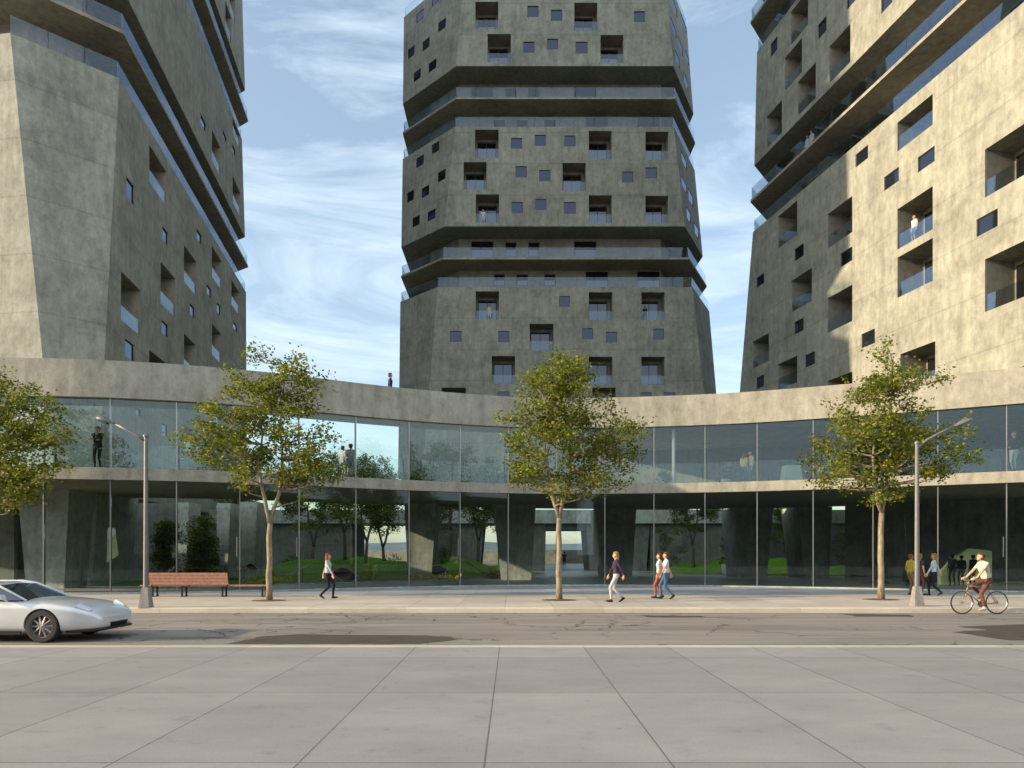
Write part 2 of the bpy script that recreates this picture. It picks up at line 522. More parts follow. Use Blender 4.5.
def patch_and_shadow(pts, seed, z=-0.146):
    r = random.Random(seed)
    out = []
    n = len(pts)
    for i in range(n):
        a, c = Vector(pts[i]), Vector(pts[(i + 1) % n])
        k = max(2, int((c - a).length / 0.25))
        for j in range(k):
            p = a.lerp(c, j / k)
            out.append((p.x + r.uniform(-.06, .06), p.y + r.uniform(-.04, .04), z))
    mb = MB(); mb.add(out, [tuple(range(len(out)))])
    return structure(mb.build('patch_and_shadow', M['asphalt_dark'], origin=(0, 0, z)))
def road_pt(px, py):
    Y = (CAMZ + 0.15) * F / (py - HY)
    return ((px - CX) / F * Y, Y)
patch_and_shadow([road_pt(*q) for q in ((228, 644), (420, 644), (456, 640), (448, 637), (425, 635.5), (300, 634.5), (265, 636), (245, 640))], 1)
patch_and_shadow([road_pt(*q) for q in ((955, 626.5), (1024, 624.5), (1090, 625), (1090, 641), (1010, 640.5), (985, 637), (950, 632), (990, 630))], 2)
patch_and_shadow([road_pt(*q) for q in ((640, 615.5), (700, 616), (706, 617.3), (648, 617.3))], 3)
patch_and_shadow([road_pt(*q) for q in ((838, 613.8), (910, 614.8), (912, 616.8), (856, 616.4))], 4)  # dark sheet painted as a cast shadow on the road

mb = MB()
r = random.Random(77)
def crack(x, y, a, L, w):
    pts = [(x, y)]
    while L > 0:
        st = r.uniform(0.10, 0.22); a += r.uniform(-0.75, 0.75); x += math.cos(a) * st; y += math.sin(a) * st * 0.8; L -= st
        pts.append((x, y))
    for k in range(len(pts) - 1):
        p, q = Vector(pts[k]), Vector(pts[k + 1]); d = (q - p).normalized(); n = Vector((-d.y, d.x))
        w0, w1 = w * r.uniform(.5, 1.2), w * r.uniform(.5, 1.2)
        zz = -0.1475 + 0.0005 * r.random()
        mb.add([(p.x - n.x * w0, p.y - n.y * w0, zz), (q.x - n.x * w1, q.y - n.y * w1, zz), (q.x + n.x * w1, q.y + n.y * w1, zz), (p.x + n.x * w0, p.y + n.y * w0, zz)], [(0, 1, 2, 3)])
    return pts
for x0, x1, y0, y1, n in ((150, 335, 617, 640, 26), (630, 830, 617, 636, 5), (355, 400, 617, 622, 3)):
    for _ in range(n):
        X, Y = road_pt(r.uniform(x0, x1), r.uniform(y0, y1))
        pts = crack(X, Y, r.choice((0, PI)) + r.uniform(-.7, .7), r.uniform(0.6, 2.6), r.uniform(.006, .02))
        if r.random() < .6:
            crack(*pts[len(pts) // 2], r.uniform(0, 6), r.uniform(.3, 1.0), 0.015)
structure(mb.build('road_crack', M['asphalt_dark'], origin=(0, 0, -0.147)))

# ------------------------------------------------------------------ towers
def inward(poly, d):
    n = len(poly)
    L = []
    for i in range(n):
        a, c = poly[i], poly[(i + 1) % n]
        dx_, dy_ = c[0] - a[0], c[1] - a[1]
        l = math.hypot(dx_, dy_)
        nx, ny = -dy_ / l, dx_ / l
        L.append(((a[0] + nx * d, a[1] + ny * d), (dx_, dy_)))
    return [lineX(L[i - 1][0], L[i - 1][1], L[i][0], L[i][1]) for i in range(n)]

class Facet:
    """a planar facade facet between two parallel horizontal edges"""
    def __init__(self, a0, c0, a1, c1, z0, z1):
        self.z0, self.z1 = z0, z1
        self.B = Vector((a0[0], a0[1], z0))
        u = Vector((c0[0] - a0[0], c0[1] - a0[1], 0))
        self.U = u.normalized()
        self.w0 = (0.0, u.length)
        t0 = Vector((a1[0], a1[1], z1)) - self.B
        S = t0 / (z1 - z0)
        self.S = S - self.U * S.dot(self.U)      # per metre of height, no sideways drift
        self.uL1 = t0.dot(self.U)
        self.uR1 = (Vector((c1[0], c1[1], z1)) - self.B).dot(self.U)
        self.n = self.U.cross(self.S).normalized()
        self.nh = Vector((self.U.y, -self.U.x, 0))
    def pt(self, u, z, inn=0.0):
        return self.B + self.U * u + self.S * (z - self.z0) - self.nh * inn
    def uL(self, z):
        return self.uL1 * (z - self.z0) / (self.z1 - self.z0)
    def uR(self, z):
        k = (z - self.z0) / (self.z1 - self.z0)
        return self.w0[1] * (1 - k) + self.uR1 * k
    def hit(self, px, py):
        o = Vector((0, 0, CAMZ)); d = Vector(((px - CX) / F, 1, (HY - py) / F))
        s = (self.B - o).dot(self.n) / d.dot(self.n)
        p = o + d * s
        return (p - self.B).dot(self.U), p.z
    def rect(self, xl, xr, tx, ty, bx, by):
        u0 = self.hit(xl, (ty + by) / 2)[0]
        u1 = self.hit(xr, (ty + by) / 2)[0]
        return (u0, u1, self.hit(bx, by)[1], self.hit(tx, ty)[1])
    def fill(self, mb, holes):
        zs = sorted({self.z0, self.z1} | {h[2] for h in holes} | {h[3] for h in holes})
        zs = [z for z in zs if self.z0 - 1e-6 <= z <= self.z1 + 1e-6]
        for za, zb in zip(zs[:-1], zs[1:]):
            if zb - za < 1e-5:
                continue
            act = sorted([h for h in holes if h[2] <= za + 1e-6 and h[3] >= zb - 1e-6])
            la, lb = self.uL(za), self.uL(zb)
            for h in act:
                mb.quad(self.pt(la, za), self.pt(h[0], za), self.pt(h[0], zb), self.pt(lb, zb))
                la = lb = h[1]
            mb.quad(self.pt(la, za), self.pt(self.uR(za), za), self.pt(self.uR(zb), zb), self.pt(lb, zb))

def slot_box(mb, f, h, depth, mi=0, back=True):
    """recess lined with five faces"""
    u0, u1, z0, z1 = h
    d0 = [depth] * 4
    o = [f.pt(u0, z0), f.pt(u1, z0), f.pt(u1, z1), f.pt(u0, z1)]
    # inner ring on a vertical plane
    base = f.pt(u0, z0) - f.nh * depth
    i = [base, base + f.U * (u1 - u0), base + f.U * (u1 - u0) + Vector((0, 0, z1 - z0)), base + Vector((0, 0, z1 - z0))]
    mb.quad(o[0], o[1], i[1], i[0], mi)     # sill
    mb.quad(o[1], o[2], i[2], i[1], mi)     # right jamb
    mb.quad(o[2], o[3], i[3], i[2], mi)     # head
    mb.quad(o[3], o[0], i[0], i[3], mi)     # left jamb
    if back:
        mb.quad(i[0], i[1], i[2], i[3], mi)
    return i

def plate(mb, o, ux, uz, n, x0, x1, z0, z1, t0, t1, mi=0):
    """box in a local frame: ux along, uz up, n outward"""
    p = []
    for z in (z0, z1):
        for x, y in ((x0, t1), (x1, t1), (x1, t0), (x0, t0)):
            p.append(o + ux * x + uz * z + n * y)
    mb.hexa(p, mi)

ZUP = Vector((0, 0, 1))
def add_window(root, f, h):
    u0, u1, z0, z1 = h
    mb = MB()
    i = slot_box(mb, f, h, 0.09, 0, back=False)
    o = i[0]; w = u1 - u0; hh = z1 - z0; b_ = 0.04
    for a in ((0, w, 0, b_), (0, w, hh - b_, hh), (0, b_, b_, hh - b_), (w - b_, w, b_, hh - b_)):
        plate(mb, o, f.U, ZUP, f.nh, a[0], a[1], a[2], a[3], -0.08, 0.02, 1)
    win = mb.build('window', [M['tower'], M['frame']], root)
    mb = MB()
    plate(mb, o, f.U, ZUP, f.nh, b_, w - b_, b_, hh - b_, -0.03, -0.005)
    mb.build('pane', M['pane'], win)

def add_loggia(root, f, h, depth=1.9):
    u0, u1, z0, z1 = h
    mb = MB()
    i = slot_box(mb, f, h, depth, 0)
    lg = mb.build('loggia', M['soffit'], root)
    o = i[0]; w = u1 - u0; hh = z1 - z0
    mb = MB()
    g0, g1, gz = 0.08 * w, 0.86 * w, hh - 0.42
    plate(mb, o, f.U, ZUP, f.nh, g0, g1, 0.03, gz, 0.01, 0.06, 0)
    for x in (g0, (g0 + g1) / 2, g1):
        plate(mb, o, f.U, ZUP, f.nh, x - 0.03, x + 0.03, 0.03, gz + 0.05, 0.063, 0.1, 1)
    plate(mb, o, f.U, ZUP, f.nh, g0 - 0.03, g1 + 0.03, gz + 0.051, gz + 0.1, 0.01, 0.1, 1)
    mb.build('sliding_door', [M['pane_dark'], M['frame']], lg)
    mb = MB()
    oo = f.pt(u0, z0) - f.nh * 0.06
    plate(mb, oo, f.U, ZUP, f.nh, 0.02, w - 0.02, 0.015, 0.95, -0.012, 0.012, 0)
    mb.build('balustrade', M['balc_glass'], lg)

def edge_rail(root, a, c, z, hgt=1.05, inset=0.12, name='balustrade'):
    a = Vector((a[0], a[1], z)); c = Vector((c[0], c[1], z))
    u = (c - a); L = u.length; u.normalize()
    n = Vector((u.y, -u.x, 0))
    mb = MB()
    k = max(1, round(L / 2.0))
    for j in range(k):
        plate(mb, a - n * inset, u, ZUP, n, L * j / k + 0.02, L * (j + 1) / k - 0.02, 0.02, hgt, -0.01, 0.01)
    return mb.build(name, M['balc_glass'], root)

def tower(label, base, blocks, slabs, top_cap, rail_edges):
    root = thing('concrete_tower', label, 'tower', base)
    for bi, bl in enumerate(blocks):
        z0, z1, rb, rt = bl['z0'], bl['z1'], bl['rb'], bl['rt']
        n = len(rb)
        mb = MB()
        for i in range(n):
            j = (i + 1) % n
            f = Facet(rb[i], rb[j], rt[i], rt[j], z0, z1)
            holes = []
            for kind, spec in bl['open'].get(i, []):
                if spec[0] == 'px':
                    h = f.rect(*spec[1:])
                else:
                    h = spec[1:]
                h = (h[0], h[1], max(h[2], z0 + 0.15), min(h[3], z1 - 0.15))
                if h[3] - h[2] < 0.3 or h[1] - h[0] < 0.2:
                    continue
                if h[0] < max(f.uL(h[2]), f.uL(h[3])) + 0.1 or h[1] > min(f.uR(h[2]), f.uR(h[3])) - 0.1:
                    continue
                holes.append(h)
                (add_loggia if kind == 'L' else add_window)(root, f, h)
                bl.setdefault('done', {}).setdefault(i, []).append((kind, ('uz',) + h))
            f.fill(mb, holes)
        mb.add([(p[0], p[1], z1) for p in rt], [tuple(range(n))])
        mb.add([(p[0], p[1], z0) for p in rb], [tuple(reversed(range(n)))])
        mb.build('facade_block', M['tower'], root)
        for e in rail_edges:
            edge_rail(root, rt[e], rt[(e + 1) % n], z1)
    for (z, ring, zt, core, wins) in slabs:
        # recessed storey core from below
        mb = MB(); mb.prism(ring, z - 0.22, z)
        mb.build('floor_slab', M['soffit'], root)
        for e in rail_edges:
            edge_rail(root, ring[e], ring[(e + 1) % len(ring)], z)
    for (za, zb, core) in top_cap:
        mb = MB(); mb.prism(core, za, zb)
        mb.build('recessed_wall', M['soffit'], root)
    return root

def wall_window(root, a, c, z0, u0, u1, h0, h1):
    """dark window set on a recessed storey wall"""
    a = Vector((a[0], a[1], z0)); c = Vector((c[0], c[1], z0))
    u = (c - a).normalized(); n = Vector((u.y, -u.x, 0))
    mb = MB()
    plate(mb, a, u, ZUP, n, u0, u1, h0, h1, -0.05, 0.03, 0)
    w = mb.build('window', M['frame'], root)
    mb = MB()
    plate(mb, a, u, ZUP, n, u0 + .05, u1 - .05, h0 + .05, h1 - .05, 0.031, 0.036)
    mb.build('pane', M['pane_dark'], w)

def ring_of(lines):
    return [lineX(lines[i - 1][0], lines[i - 1][1], lines[i][0], lines[i][1]) for i in range(len(lines))]

def z4(l): return [('px', 390 + a / 3.94, 390 + b_ / 3.94, 390 + a / 3.94, 105 + c / 3.94, 390 + a / 3.94, 105 + d / 3.94) for a, b_, c, d in l]
def z5(l): return [('px', 500 + a / 3.94, 500 + b_ / 3.94, 500 + a / 3.94, 105 + c / 3.94, 500 + a / 3.94, 105 + d / 3.94) for a, b_, c, d in l]
def z6(l): return [('px', 390 + a / 3.103, 390 + b_ / 3.103, 390 + a / 3.103, 260 + c / 3.103, 390 + a / 3.103, 260 + d / 3.103) for a, b_, c, d in l]
def zr(y0, l):   # right tower crops: head read at the right jamb, sill at the left jamb
    return [('px', 735 + a / 3.54, 735 + b_ / 3.54, 735 + b_ / 3.54, y0 + c / 3.54, 735 + a / 3.54, y0 + d / 3.54) for a, b_, c, d in l]
def zl(y0, l):   # left tower crops: head read at the left jamb, sill at the right jamb
    return [('px', a / 3.94, b_ / 3.94, a / 3.94, y0 + c / 3.94, b_ / 3.94, y0 + d / 3.94) for a, b_, c, d in l]
def L_(l): return [('L', s) for s in l]
def W_(l): return [('W', s) for s in l]
def lift(op, dz):
    return {i: [(k, (s[0], s[1], s[2], s[3] + dz, s[4] + dz)) for k, s in v] for i, v in op.items()}

# ---- centre tower
def centre_ring(xl, xr, xs):
    return ring_of([((0, 76), (1, 0)), ((xr, 76), (0.44, 0.898)), ((xs, 84), (0, 1)), ((0, 106), (-1, 0)), ((-12.1, 90), (0, -1)), ((xl, 76), (0.7071, -0.7071))])
lowB, lowT = centre_ring(-9.2, 20.5, 23.3), centre_ring(-7.6, 18.46, 22.2)
midB, midT = centre_ring(-6.9, 17.7, 21.5), centre_ring(-5.83, 16.57, 20.8)
c_low = {'z0': 9.6, 'z1': 28.8, 'rb': lowB, 'rt': lowT, 'open': {0:
    L_(z6([(266, 338, 97, 185), (617, 690, 100, 187), (780, 852, 100, 187), (433, 507, 198, 280), (316, 388, 298, 385), (617, 690, 300, 387), (780, 852, 300, 387), (160, 235, 396, 484), (628, 700, 396, 484)]))
    + W_(z6([(525, 558, 112, 145), (186, 222, 220, 254), (336, 370, 220, 255), (597, 630, 212, 245), (670, 704, 223, 256), (817, 850, 213, 247), (335, 370, 408, 442), (777, 812, 411, 445), (850, 885, 411, 445)]))}}
c_mid = {'z0': 35.0, 'z1': 45.2, 'rb': midB, 'rt': midT, 'open': {
    0: L_(z4([(335, 428, 97, 207), (290, 380, 225, 332), (680, 771, 228, 338), (338, 430, 352, 463)]) + z5([(350, 440, 102, 213), (573, 663, 105, 216), (350, 440, 356, 467), (573, 663, 358, 467)]))
    + W_(z4([(477, 520, 130, 172), (570, 613, 117, 161), (687, 731, 120, 163), (495, 539, 241, 285), (588, 632, 256, 300), (479, 523, 382, 426), (573, 616, 370, 413), (685, 732, 382, 429)]) + z5([(482, 524, 262, 305), (574, 618, 246, 289)])),
    5: W_(z4([(165, 193, 158, 195), (103, 132, 212, 250), (188, 218, 268, 306), (125, 153, 330, 368), (67, 93, 348, 386), (148, 178, 423, 460), (88, 116, 447, 484)])),
    1: W_(z5([(715, 732, 185, 215), (748, 765, 222, 250), (715, 732, 280, 312), (742, 757, 332, 368), (768, 780, 362, 390), (735, 748, 404, 440), (766, 780, 465, 500)]))}}
PER = 16.4
# the storeys above repeat the pattern of the block in view
def facet_open(bl):
    out = {}
    n = len(bl['rb'])
    for i, ops in bl['open'].items():
        j = (i + 1) % n
        f = Facet(bl['rb'][i], bl['rb'][j], bl['rt'][i], bl['rt'][j], bl['z0'], bl['z1'])
        out[i] = [(k, (('uz',) + tuple(f.rect(*s[1:]))) if s[0] == 'px' else s) for k, s in ops]
    return out
def lifted(bl, dz):
    return {'z0': bl['z0'] + dz, 'z1': bl['z1'] + dz, 'rb': bl['rb'], 'rt': bl['rt'], 'open': lift(facet_open(bl), dz)}
c_up = lifted(c_mid, PER)
c_up['rb'], c_up['rt'] = centre_ring(-5.7, 16.5, 20.6), centre_ring(-4.9, 15.6, 20.0)
core_c = inward(midB, 3.0)
slab_c = centre_ring(-7.1, 18.1, 22.0)
tow_c = tower('grey concrete tower in shade straight ahead, its flat front facing the street', (5, 90, 9.6),
      [c_low, c_mid, c_up], [(31.85, slab_c, 0, 0, 0), (31.85 + PER, centre_ring(-5.75, 16.7, 20.8), 0, 0, 0)],
      [(28.8, 35.0, core_c), (45.2, 51.4, core_c), (61.6, 64.5, core_c)], [0, 1, 4, 5])
Ac, Cc = core_c[0], core_c[1]
for dz in (0, PER):
    for zf, lst in ((31.85, ((320, 407), (455, 498), (545, 588), (725, 813))), (28.8, ((410, 452), (500, 543), (608, 652), (771, 858), (973, 1062)))):
        for a, b_ in lst:
            x0 = (390 + a / 3.94 - CX) / F * 79; x1 = (390 + b_ / 3.94 - CX) / F * 79
            big_ = b_ - a > 60
            wall_window(tow_c, Ac, Cc, zf + dz, x0 - Ac[0], x1 - Ac[0], 0.06 if big_ else 1.2, (2.85 if zf > 30 else 2.7) if big_ else (2.75 if zf > 30 else 2.4))

# ---- right tower
RP, RD = (24.94, 47.15), (0.1791, -0.9838)
def right_ring(pxc):
    c = px_on(pxc, RP, RD)
    return ring_of([(RP, RD), ((27.8, 31.6), (1, 0)), ((54, 40), (0, 1)), ((40, 84), (-1, 0)), (c, (-0.6, -0.8))])
r_lowB, r_lowT = right_ring(733.5), right_ring(753)
r_midB, r_midT = right_ring(754.3), right_ring(757)
r_low = {'z0': 9.6, 'z1': 30.2, 'rb': r_lowB, 'rt': r_lowT, 'open': {0:
    L_(zr(105, [(152, 220, 338, 510), (328, 415, 322, 508), (200, 272, 576, 735), (575, 700, 287, 512), (575, 700, 470, 683), (885, 1045, 52, 328), (885, 1045, 470, 733), (575, 700, -40, 165)])
       + zr(260, [(62, 120, 258, 385), (152, 220, 338, 460), (328, 415, 87, 258), (328, 415, 395, 560), (585, 709, 287, 480), (985, 1130, 345, 600)]))
    + W_(zr(105, [(210, 243, 488, 555), (373, 415, 500, 575), (427, 471, 140, 222), (528, 580, 218, 305), (647, 707, 143, 240), (855, 930, 365, 468), (1025, 1090, 270, 380)])
       + zr(260, [(75, 103, 45, 100), (210, 243, 203, 265), (248, 283, 322, 382), (75, 103, 405, 458), (448, 495, 242, 313), (985, 1060, 290, 335)][:5]))}}
def raster(n_l, n_w, f_w, z0, rows, pitch, seed, L):
    """openings for the storeys above the photograph, in the rhythm of those below"""
    r = random.Random(seed); out = []
    for k in range(rows):
        z = z0 + 0.4 + k * pitch
        u = 1.6 + r.uniform(0, 2) + (k % 2) * 1.8
        while u < L - 4:
            if r.random() < 0.5:
                out.append(('L', ('uz', u, u + 2.5, z, z + 2.7))); u += 2.5 + r.uniform(1.6, 3.4)
            else:
                zz = z + 0.9 + r.uniform(-.15, .25)
                out.append(('W', ('uz', u, u + 1.1, zz, zz + 1.1))); u += 1.1 + r.uniform(1.4, 2.6)
    return out
r_mid = {'z0': 36.0, 'z1': 45.8, 'rb': r_midB, 'rt': r_midT, 'open': {0: raster(0, 0, 0, 36.0, 3, 3.15, 4, 34)}}
r_up = {'z0': 52.0, 'z1': 61.8, 'rb': r_midB, 'rt': r_midT, 'open': {0: raster(0, 0, 0, 52.0, 3, 3.15, 9, 34)}}
core_r = inward(r_midB, 2.6)
slab_r = inward(r_midB, -0.3)
tow_r = tower('concrete tower on the right with sunlit wall of deep square loggias', (38, 55, 9.6),
      [r_low, r_mid, r_up], [(33.0, slab_r, 0, 0, 0), (48.9, slab_r, 0, 0, 0)],
      [(30.2, 36.0, core_r), (45.8, 52.0, core_r), (61.8, 64.5, core_r)], [0, 1, 4])
fA, fC = core_r[0], core_r[1]
Lr = math.hypot(fC[0] - fA[0], fC[1] - fA[1])
for zf in (30.2, 33.0, 45.8, 48.9):
    u = 2.2 + (zf % 2)
    while u < Lr - 4:
        wall_window(tow_r, fA, fC, zf, u, u + 1.9, 0.05, 2.4); u += 4.4 + (zf * 7 + u) % 1.7

# ---- left tower
LP, LD = (-29.1, 81.0), (-0.149, 0.9888)
def left_ring(px12, px01, pxf):
    c12 = px_on(px12, LP, LD)
    cd = (0.7071, 0.7071)
    c01 = px_on(px01, c12, cd)
    cf = px_on(pxf, LP, LD)
    return ring_of([(c01, (0.989, -0.148)), (c12, cd), (LP, LD), (cf, (-0.8, 0.6)), ((-40, 97), (-1, 0)), ((-58, 60), (0, -1))])
l_lowB, l_lowT = left_ring(97.5, 55.5, 247.2), left_ring(119.2, 10.2, 246)
l_midB, l_midT = left_ring(119.2, 10.2, 245), left_ring(123, 4, 242)
l_low = {'z0': 5.14, 'z1': 30.2, 'rb': l_lowB, 'rt': l_lowT, 'open': {2:
    L_(zl(105, [(588, 655, 155, 400), (725, 773, 550, 755), (835, 872, 555, 730)]) + zl(280, [(477, 553, -35, 220), (633, 690, -73, 150), (588, 650, 275, 450), (725, 770, 210, 395), (835, 870, 170, 330), (912, 942, 0, 140)]))
    + W_(zl(105, [(498, 530, 280, 400), (640, 663, 475, 560), (775, 795, 485, 555)]) + zl(280, [(815, 833, 15, 75), (493, 530, 230, 325), (637, 663, 155, 230), (748, 768, 90, 157), (855, 870, 85, 145), (918, 935, 160, 210)]) + [('px', 135.7, 141.5, 135.7, 407.5, 141.5, 417), ('px', 162, 168, 162, 423, 168, 438)])}}
l_low['open'][2] += [('L', ('px', 184, 192, 184, 425, 192, 455)), ('L', ('px', 212, 219, 212, 400, 219, 428))]
l_mid = {'z0': 36.0, 'z1': 45.8, 'rb': l_midB, 'rt': l_midT, 'open': {2:
    L_(zl(105, [(835, 868, 95, 285), (917, 947, 280, 445), (917, 945, 20, 180)]))
    + W_(zl(105, [(790, 812, 30, 115), (878, 893, 95, 155), (915, 928, 150, 210)]))}}
l_up = {'z0': 52.0, 'z1': 61.8, 'rb': l_midB, 'rt': l_midT, 'open': {2: raster(0, 0, 0, 52.0, 3, 3.15, 12, 36)}}
l_top = {'z0': 68.0, 'z1': 77.0, 'rb': l_midB, 'rt': l_midT, 'open': {}}
core_l = inward(l_midB, 2.6)
slab_l = inward(l_midB, -0.3)
tow_l = tower('concrete tower on the left with long shaded side wall above the glass pavilion', (-40, 65, 5.14),
      [l_low, l_mid, l_up, l_top], [(33.0, slab_l, 0, 0, 0), (48.9, slab_l, 0, 0, 0)],
      [(30.2, 36.0, core_l), (45.8, 52.0, core_l), (61.8, 68.0, core_l)], [1, 2, 3])
fA, fC = core_l[2], core_l[3]
Ll = math.hypot(fC[0] - fA[0], fC[1] - fA[1])
for zf in (30.2, 33.0, 45.8, 48.9):
    u = 3.0 + (zf % 2)
    while u < Ll - 4:
        wall_window(tow_l, fA, fC, zf, u, u + 1.9, 0.05, 2.4); u += 5.2 + (zf * 5 + u) % 1.9

# ------------------------------------------------------------------ glass pavilion (curved)
KEY = [(-52, 33.5), (-42, 31.2), (-32, 29.8), (-26, 29.4), (-20.3, 29.5), (-16, 29.95), (-11.1, 31.6), (-5.26, 34.9), (-0.6, 36.75), (3.0, 37.2), (6.36, 36.95), (11.05, 35.9),
       (15.86, 33.9), (21.4, 31.0), (27, 27.9), (33, 25.6), (40, 24.4)]
CURVE = []
for i in range(1, len(KEY) - 2):
    p0, p1, p2, p3 = [Vector(k) for k in KEY[i - 1:i + 3]]
    for k in range(14):
        s = k / 14
        CURVE.append(0.5 * ((2 * p1) + (p2 - p0) * s + (2 * p0 - 5 * p1 + 4 * p2 - p3) * s * s + (3 * p1 - p0 - 3 * p2 + p3) * s ** 3))
NRM = []
for i in range(len(CURVE)):
    d = CURVE[min(i + 1, len(CURVE) - 1)] - CURVE[max(i - 1, 0)]
    NRM.append(Vector((-d.y, d.x)).normalized())
def off(i, d):
    return CURVE[i] + NRM[i] * d
def idx_px(px):
    best = min(range(len(CURVE) - 1), key=lambda i: abs(CURVE[i].x / CURVE[i].y * F + CX - px))
    return best
def on_curve(px, d):
    """exact point of the curve along a pixel column, pushed in by d"""
    for i in range(len(CURVE) - 1):
        a = CURVE[i].x / CURVE[i].y * F + CX; c = CURVE[i + 1].x / CURVE[i + 1].y * F + CX
        if a <= px <= c:
            k = (px - a) / (c - a)
            p = CURVE[i].lerp(CURVE[i + 1], k); n = NRM[i].lerp(NRM[i + 1], k).normalized()
            return p + n * d, n
    raise ValueError(px)
def sweep(mb, i0, i1, d0, d1, z0, z1, mi=0):
    fd0 = d0 if callable(d0) else (lambda i: d0)
    fd1 = d1 if callable(d1) else (lambda i: d1)
    vs, fs = [], []
    n = i1 - i0 + 1
    for i in range(i0, i1 + 1):
        a, c = off(i, fd0(i)), off(i, fd1(i))
        vs += [(a.x, a.y, z0), (c.x, c.y, z0), (c.x, c.y, z1), (a.x, a.y, z1)]
    for k in range(n - 1):
        o, q = k * 4, k * 4 + 4
        fs += [(o, q, q + 3, o + 3), (o + 1, o + 2, q + 2, q + 1), (o + 3, q + 3, q + 2, o + 2), (o, o + 1, q + 1, q)]
    fs += [(0, 3, 2, 1), ((n - 1) * 4, (n - 1) * 4 + 1, (n - 1) * 4 + 2, (n - 1) * 4 + 3)]
    mb.add(vs, fs, mi)
NC = len(CURVE) - 1
ZS0, ZS1, ZF0, ZF1 = 4.62, 5.10, 7.92, 9.42
pav = thing('glass_pavilion', 'curved two storey glass pavilion with a concrete roof band along the pavement', 'building', (0, 36, 0))
iR = idx_px(600)
def beam_depth(i):
    return 2.0
def slab_depth(i):
    px = CURVE[i].x / CURVE[i].y * F + CX
    k = min(1, max(0, (px - 420) / 260))
    return 10.6 * (1 - k) + 14.5 * k
mb = MB(); sweep(mb, 0, NC, 0.0, 0.28, ZF0, ZF1); mb.build('roof_band', M['fascia'], pav)
mb = MB(); sweep(mb, 0, NC, 0.283, beam_depth, ZF0 + 0.004, ZF0 + 0.65); mb.build('roof_beam', M['soffit'], pav)
mb = MB(); sweep(mb, 0, NC, 0.0, slab_depth, ZS0, ZS1); mb.build('floor_slab', M['fascia'], pav)
mb = MB(); sweep(mb, iR, NC, 2.003, 9.4, ZF0 + 0.02, ZF0 + 0.45); mb.build('roof', M['soffit'], pav)
mb = MB(); sweep(mb, iR, NC, 9.0, 9.3, ZS1 + 0.003, ZF0 + 0.017); mb.build('rear_wall', M['inner'], pav)
mb = MB(); sweep(mb, 0, NC, 0.06, 0.36, 0.0, 0.07); mb.build('sill', M['pillar'], pav)
PXM = [-235, -165, -95, -27, 41, 109, 176, 240, 300, 357, 410, 461, 509, 557, 605, 654, 705, 757, 813, 873, 938, 1007, 1080, 1160]
PTS = [on_curve(p, 0.2) for p in PXM]
def panel(a, c, z0, z1, name, gap=0.035, t=0.011, mat=None):
    a = Vector((a.x, a.y, z0)); c = Vector((c.x, c.y, z0))
    u = (c - a); L = u.length; u.normalize(); n = Vector((u.y, -u.x, 0))
    mb = MB(); plate(mb, a, u, ZUP, n, gap, L - gap, 0, z1 - z0, -t, t)
    return mb.build(name, mat or M['glass'], pav)
for k in range(len(PXM) - 1):
    a, c = PTS[k][0], PTS[k + 1][0]
    panel(a, c, 0.075, ZS0 - 0.003, 'glass_pane', mat=M['low_glass'])
    panel(a, c, ZS1 + 0.02, ZF0 - 0.003, 'glass_pane')
for k, px in enumerate(PXM):
    p, n = PTS[k]
    u = Vector((n.y, -n.x))
    for z0, z1 in ((0.072, ZS0 - 0.002), (ZS1 + 0.002, ZF0 - 0.002)):
        mb = MB()
        plate(mb, Vector((p.x, p.y, z0)), Vector((u.x, u.y, 0)), ZUP, Vector((-n.x, -n.y, 0)), -0.021, 0.021, 0, z1 - z0, -0.09, 0.05)
        mb.build('mullion', M['steel'], pav)
# inner balustrade on the upper floor
for px0, px1 in ((-95, 41), (41, 176), (176, 300), (300, 410), (410, 509), (509, 605), (605, 705), (705, 813), (813, 938), (938, 1080)):
    a = on_curve(px0, 1.0)[0]; c = on_curve(px1, 1.0)[0]
    panel(a, c, ZS1 + 0.01, ZS1 + 1.08, 'balustrade', 0.03, 0.008, M['rail_glass'])
for px in (41, 176, 300, 410, 509, 605, 674, 720, 768, 806, 938):
    p, n = on_curve(px, 1.06)
    mb = MB(); mb.box(p.x - 0.03, p.x + 0.03, p.y - 0.03, p.y + 0.03, ZS1 + 0.003, ZS1 + 1.1)
    mb.build('railing_post', M['steel'] if px == 674 else M['black'], pav)
p, n = on_curve(674, 0.9)
mb = MB(); mb.tube([(p.x, p.y, ZS1 + 0.003), (p.x, p.y, ZF0 - 0.004)], 0.085, 12); mb.build('column', M['white'], pav)
# door handles on the ground floor glazing
for k in (7, 8, 11, 21):
    p, n = PTS[k]
    u = Vector((n.y, -n.x))
    mb = MB(); c = p - n * 0.14 - u * (0.12)
    mb.tube([(c.x, c.y, 1.5), (c.x, c.y, 2.35)], 0.022, 8); mb.build('door_handle', M['steel'], pav)

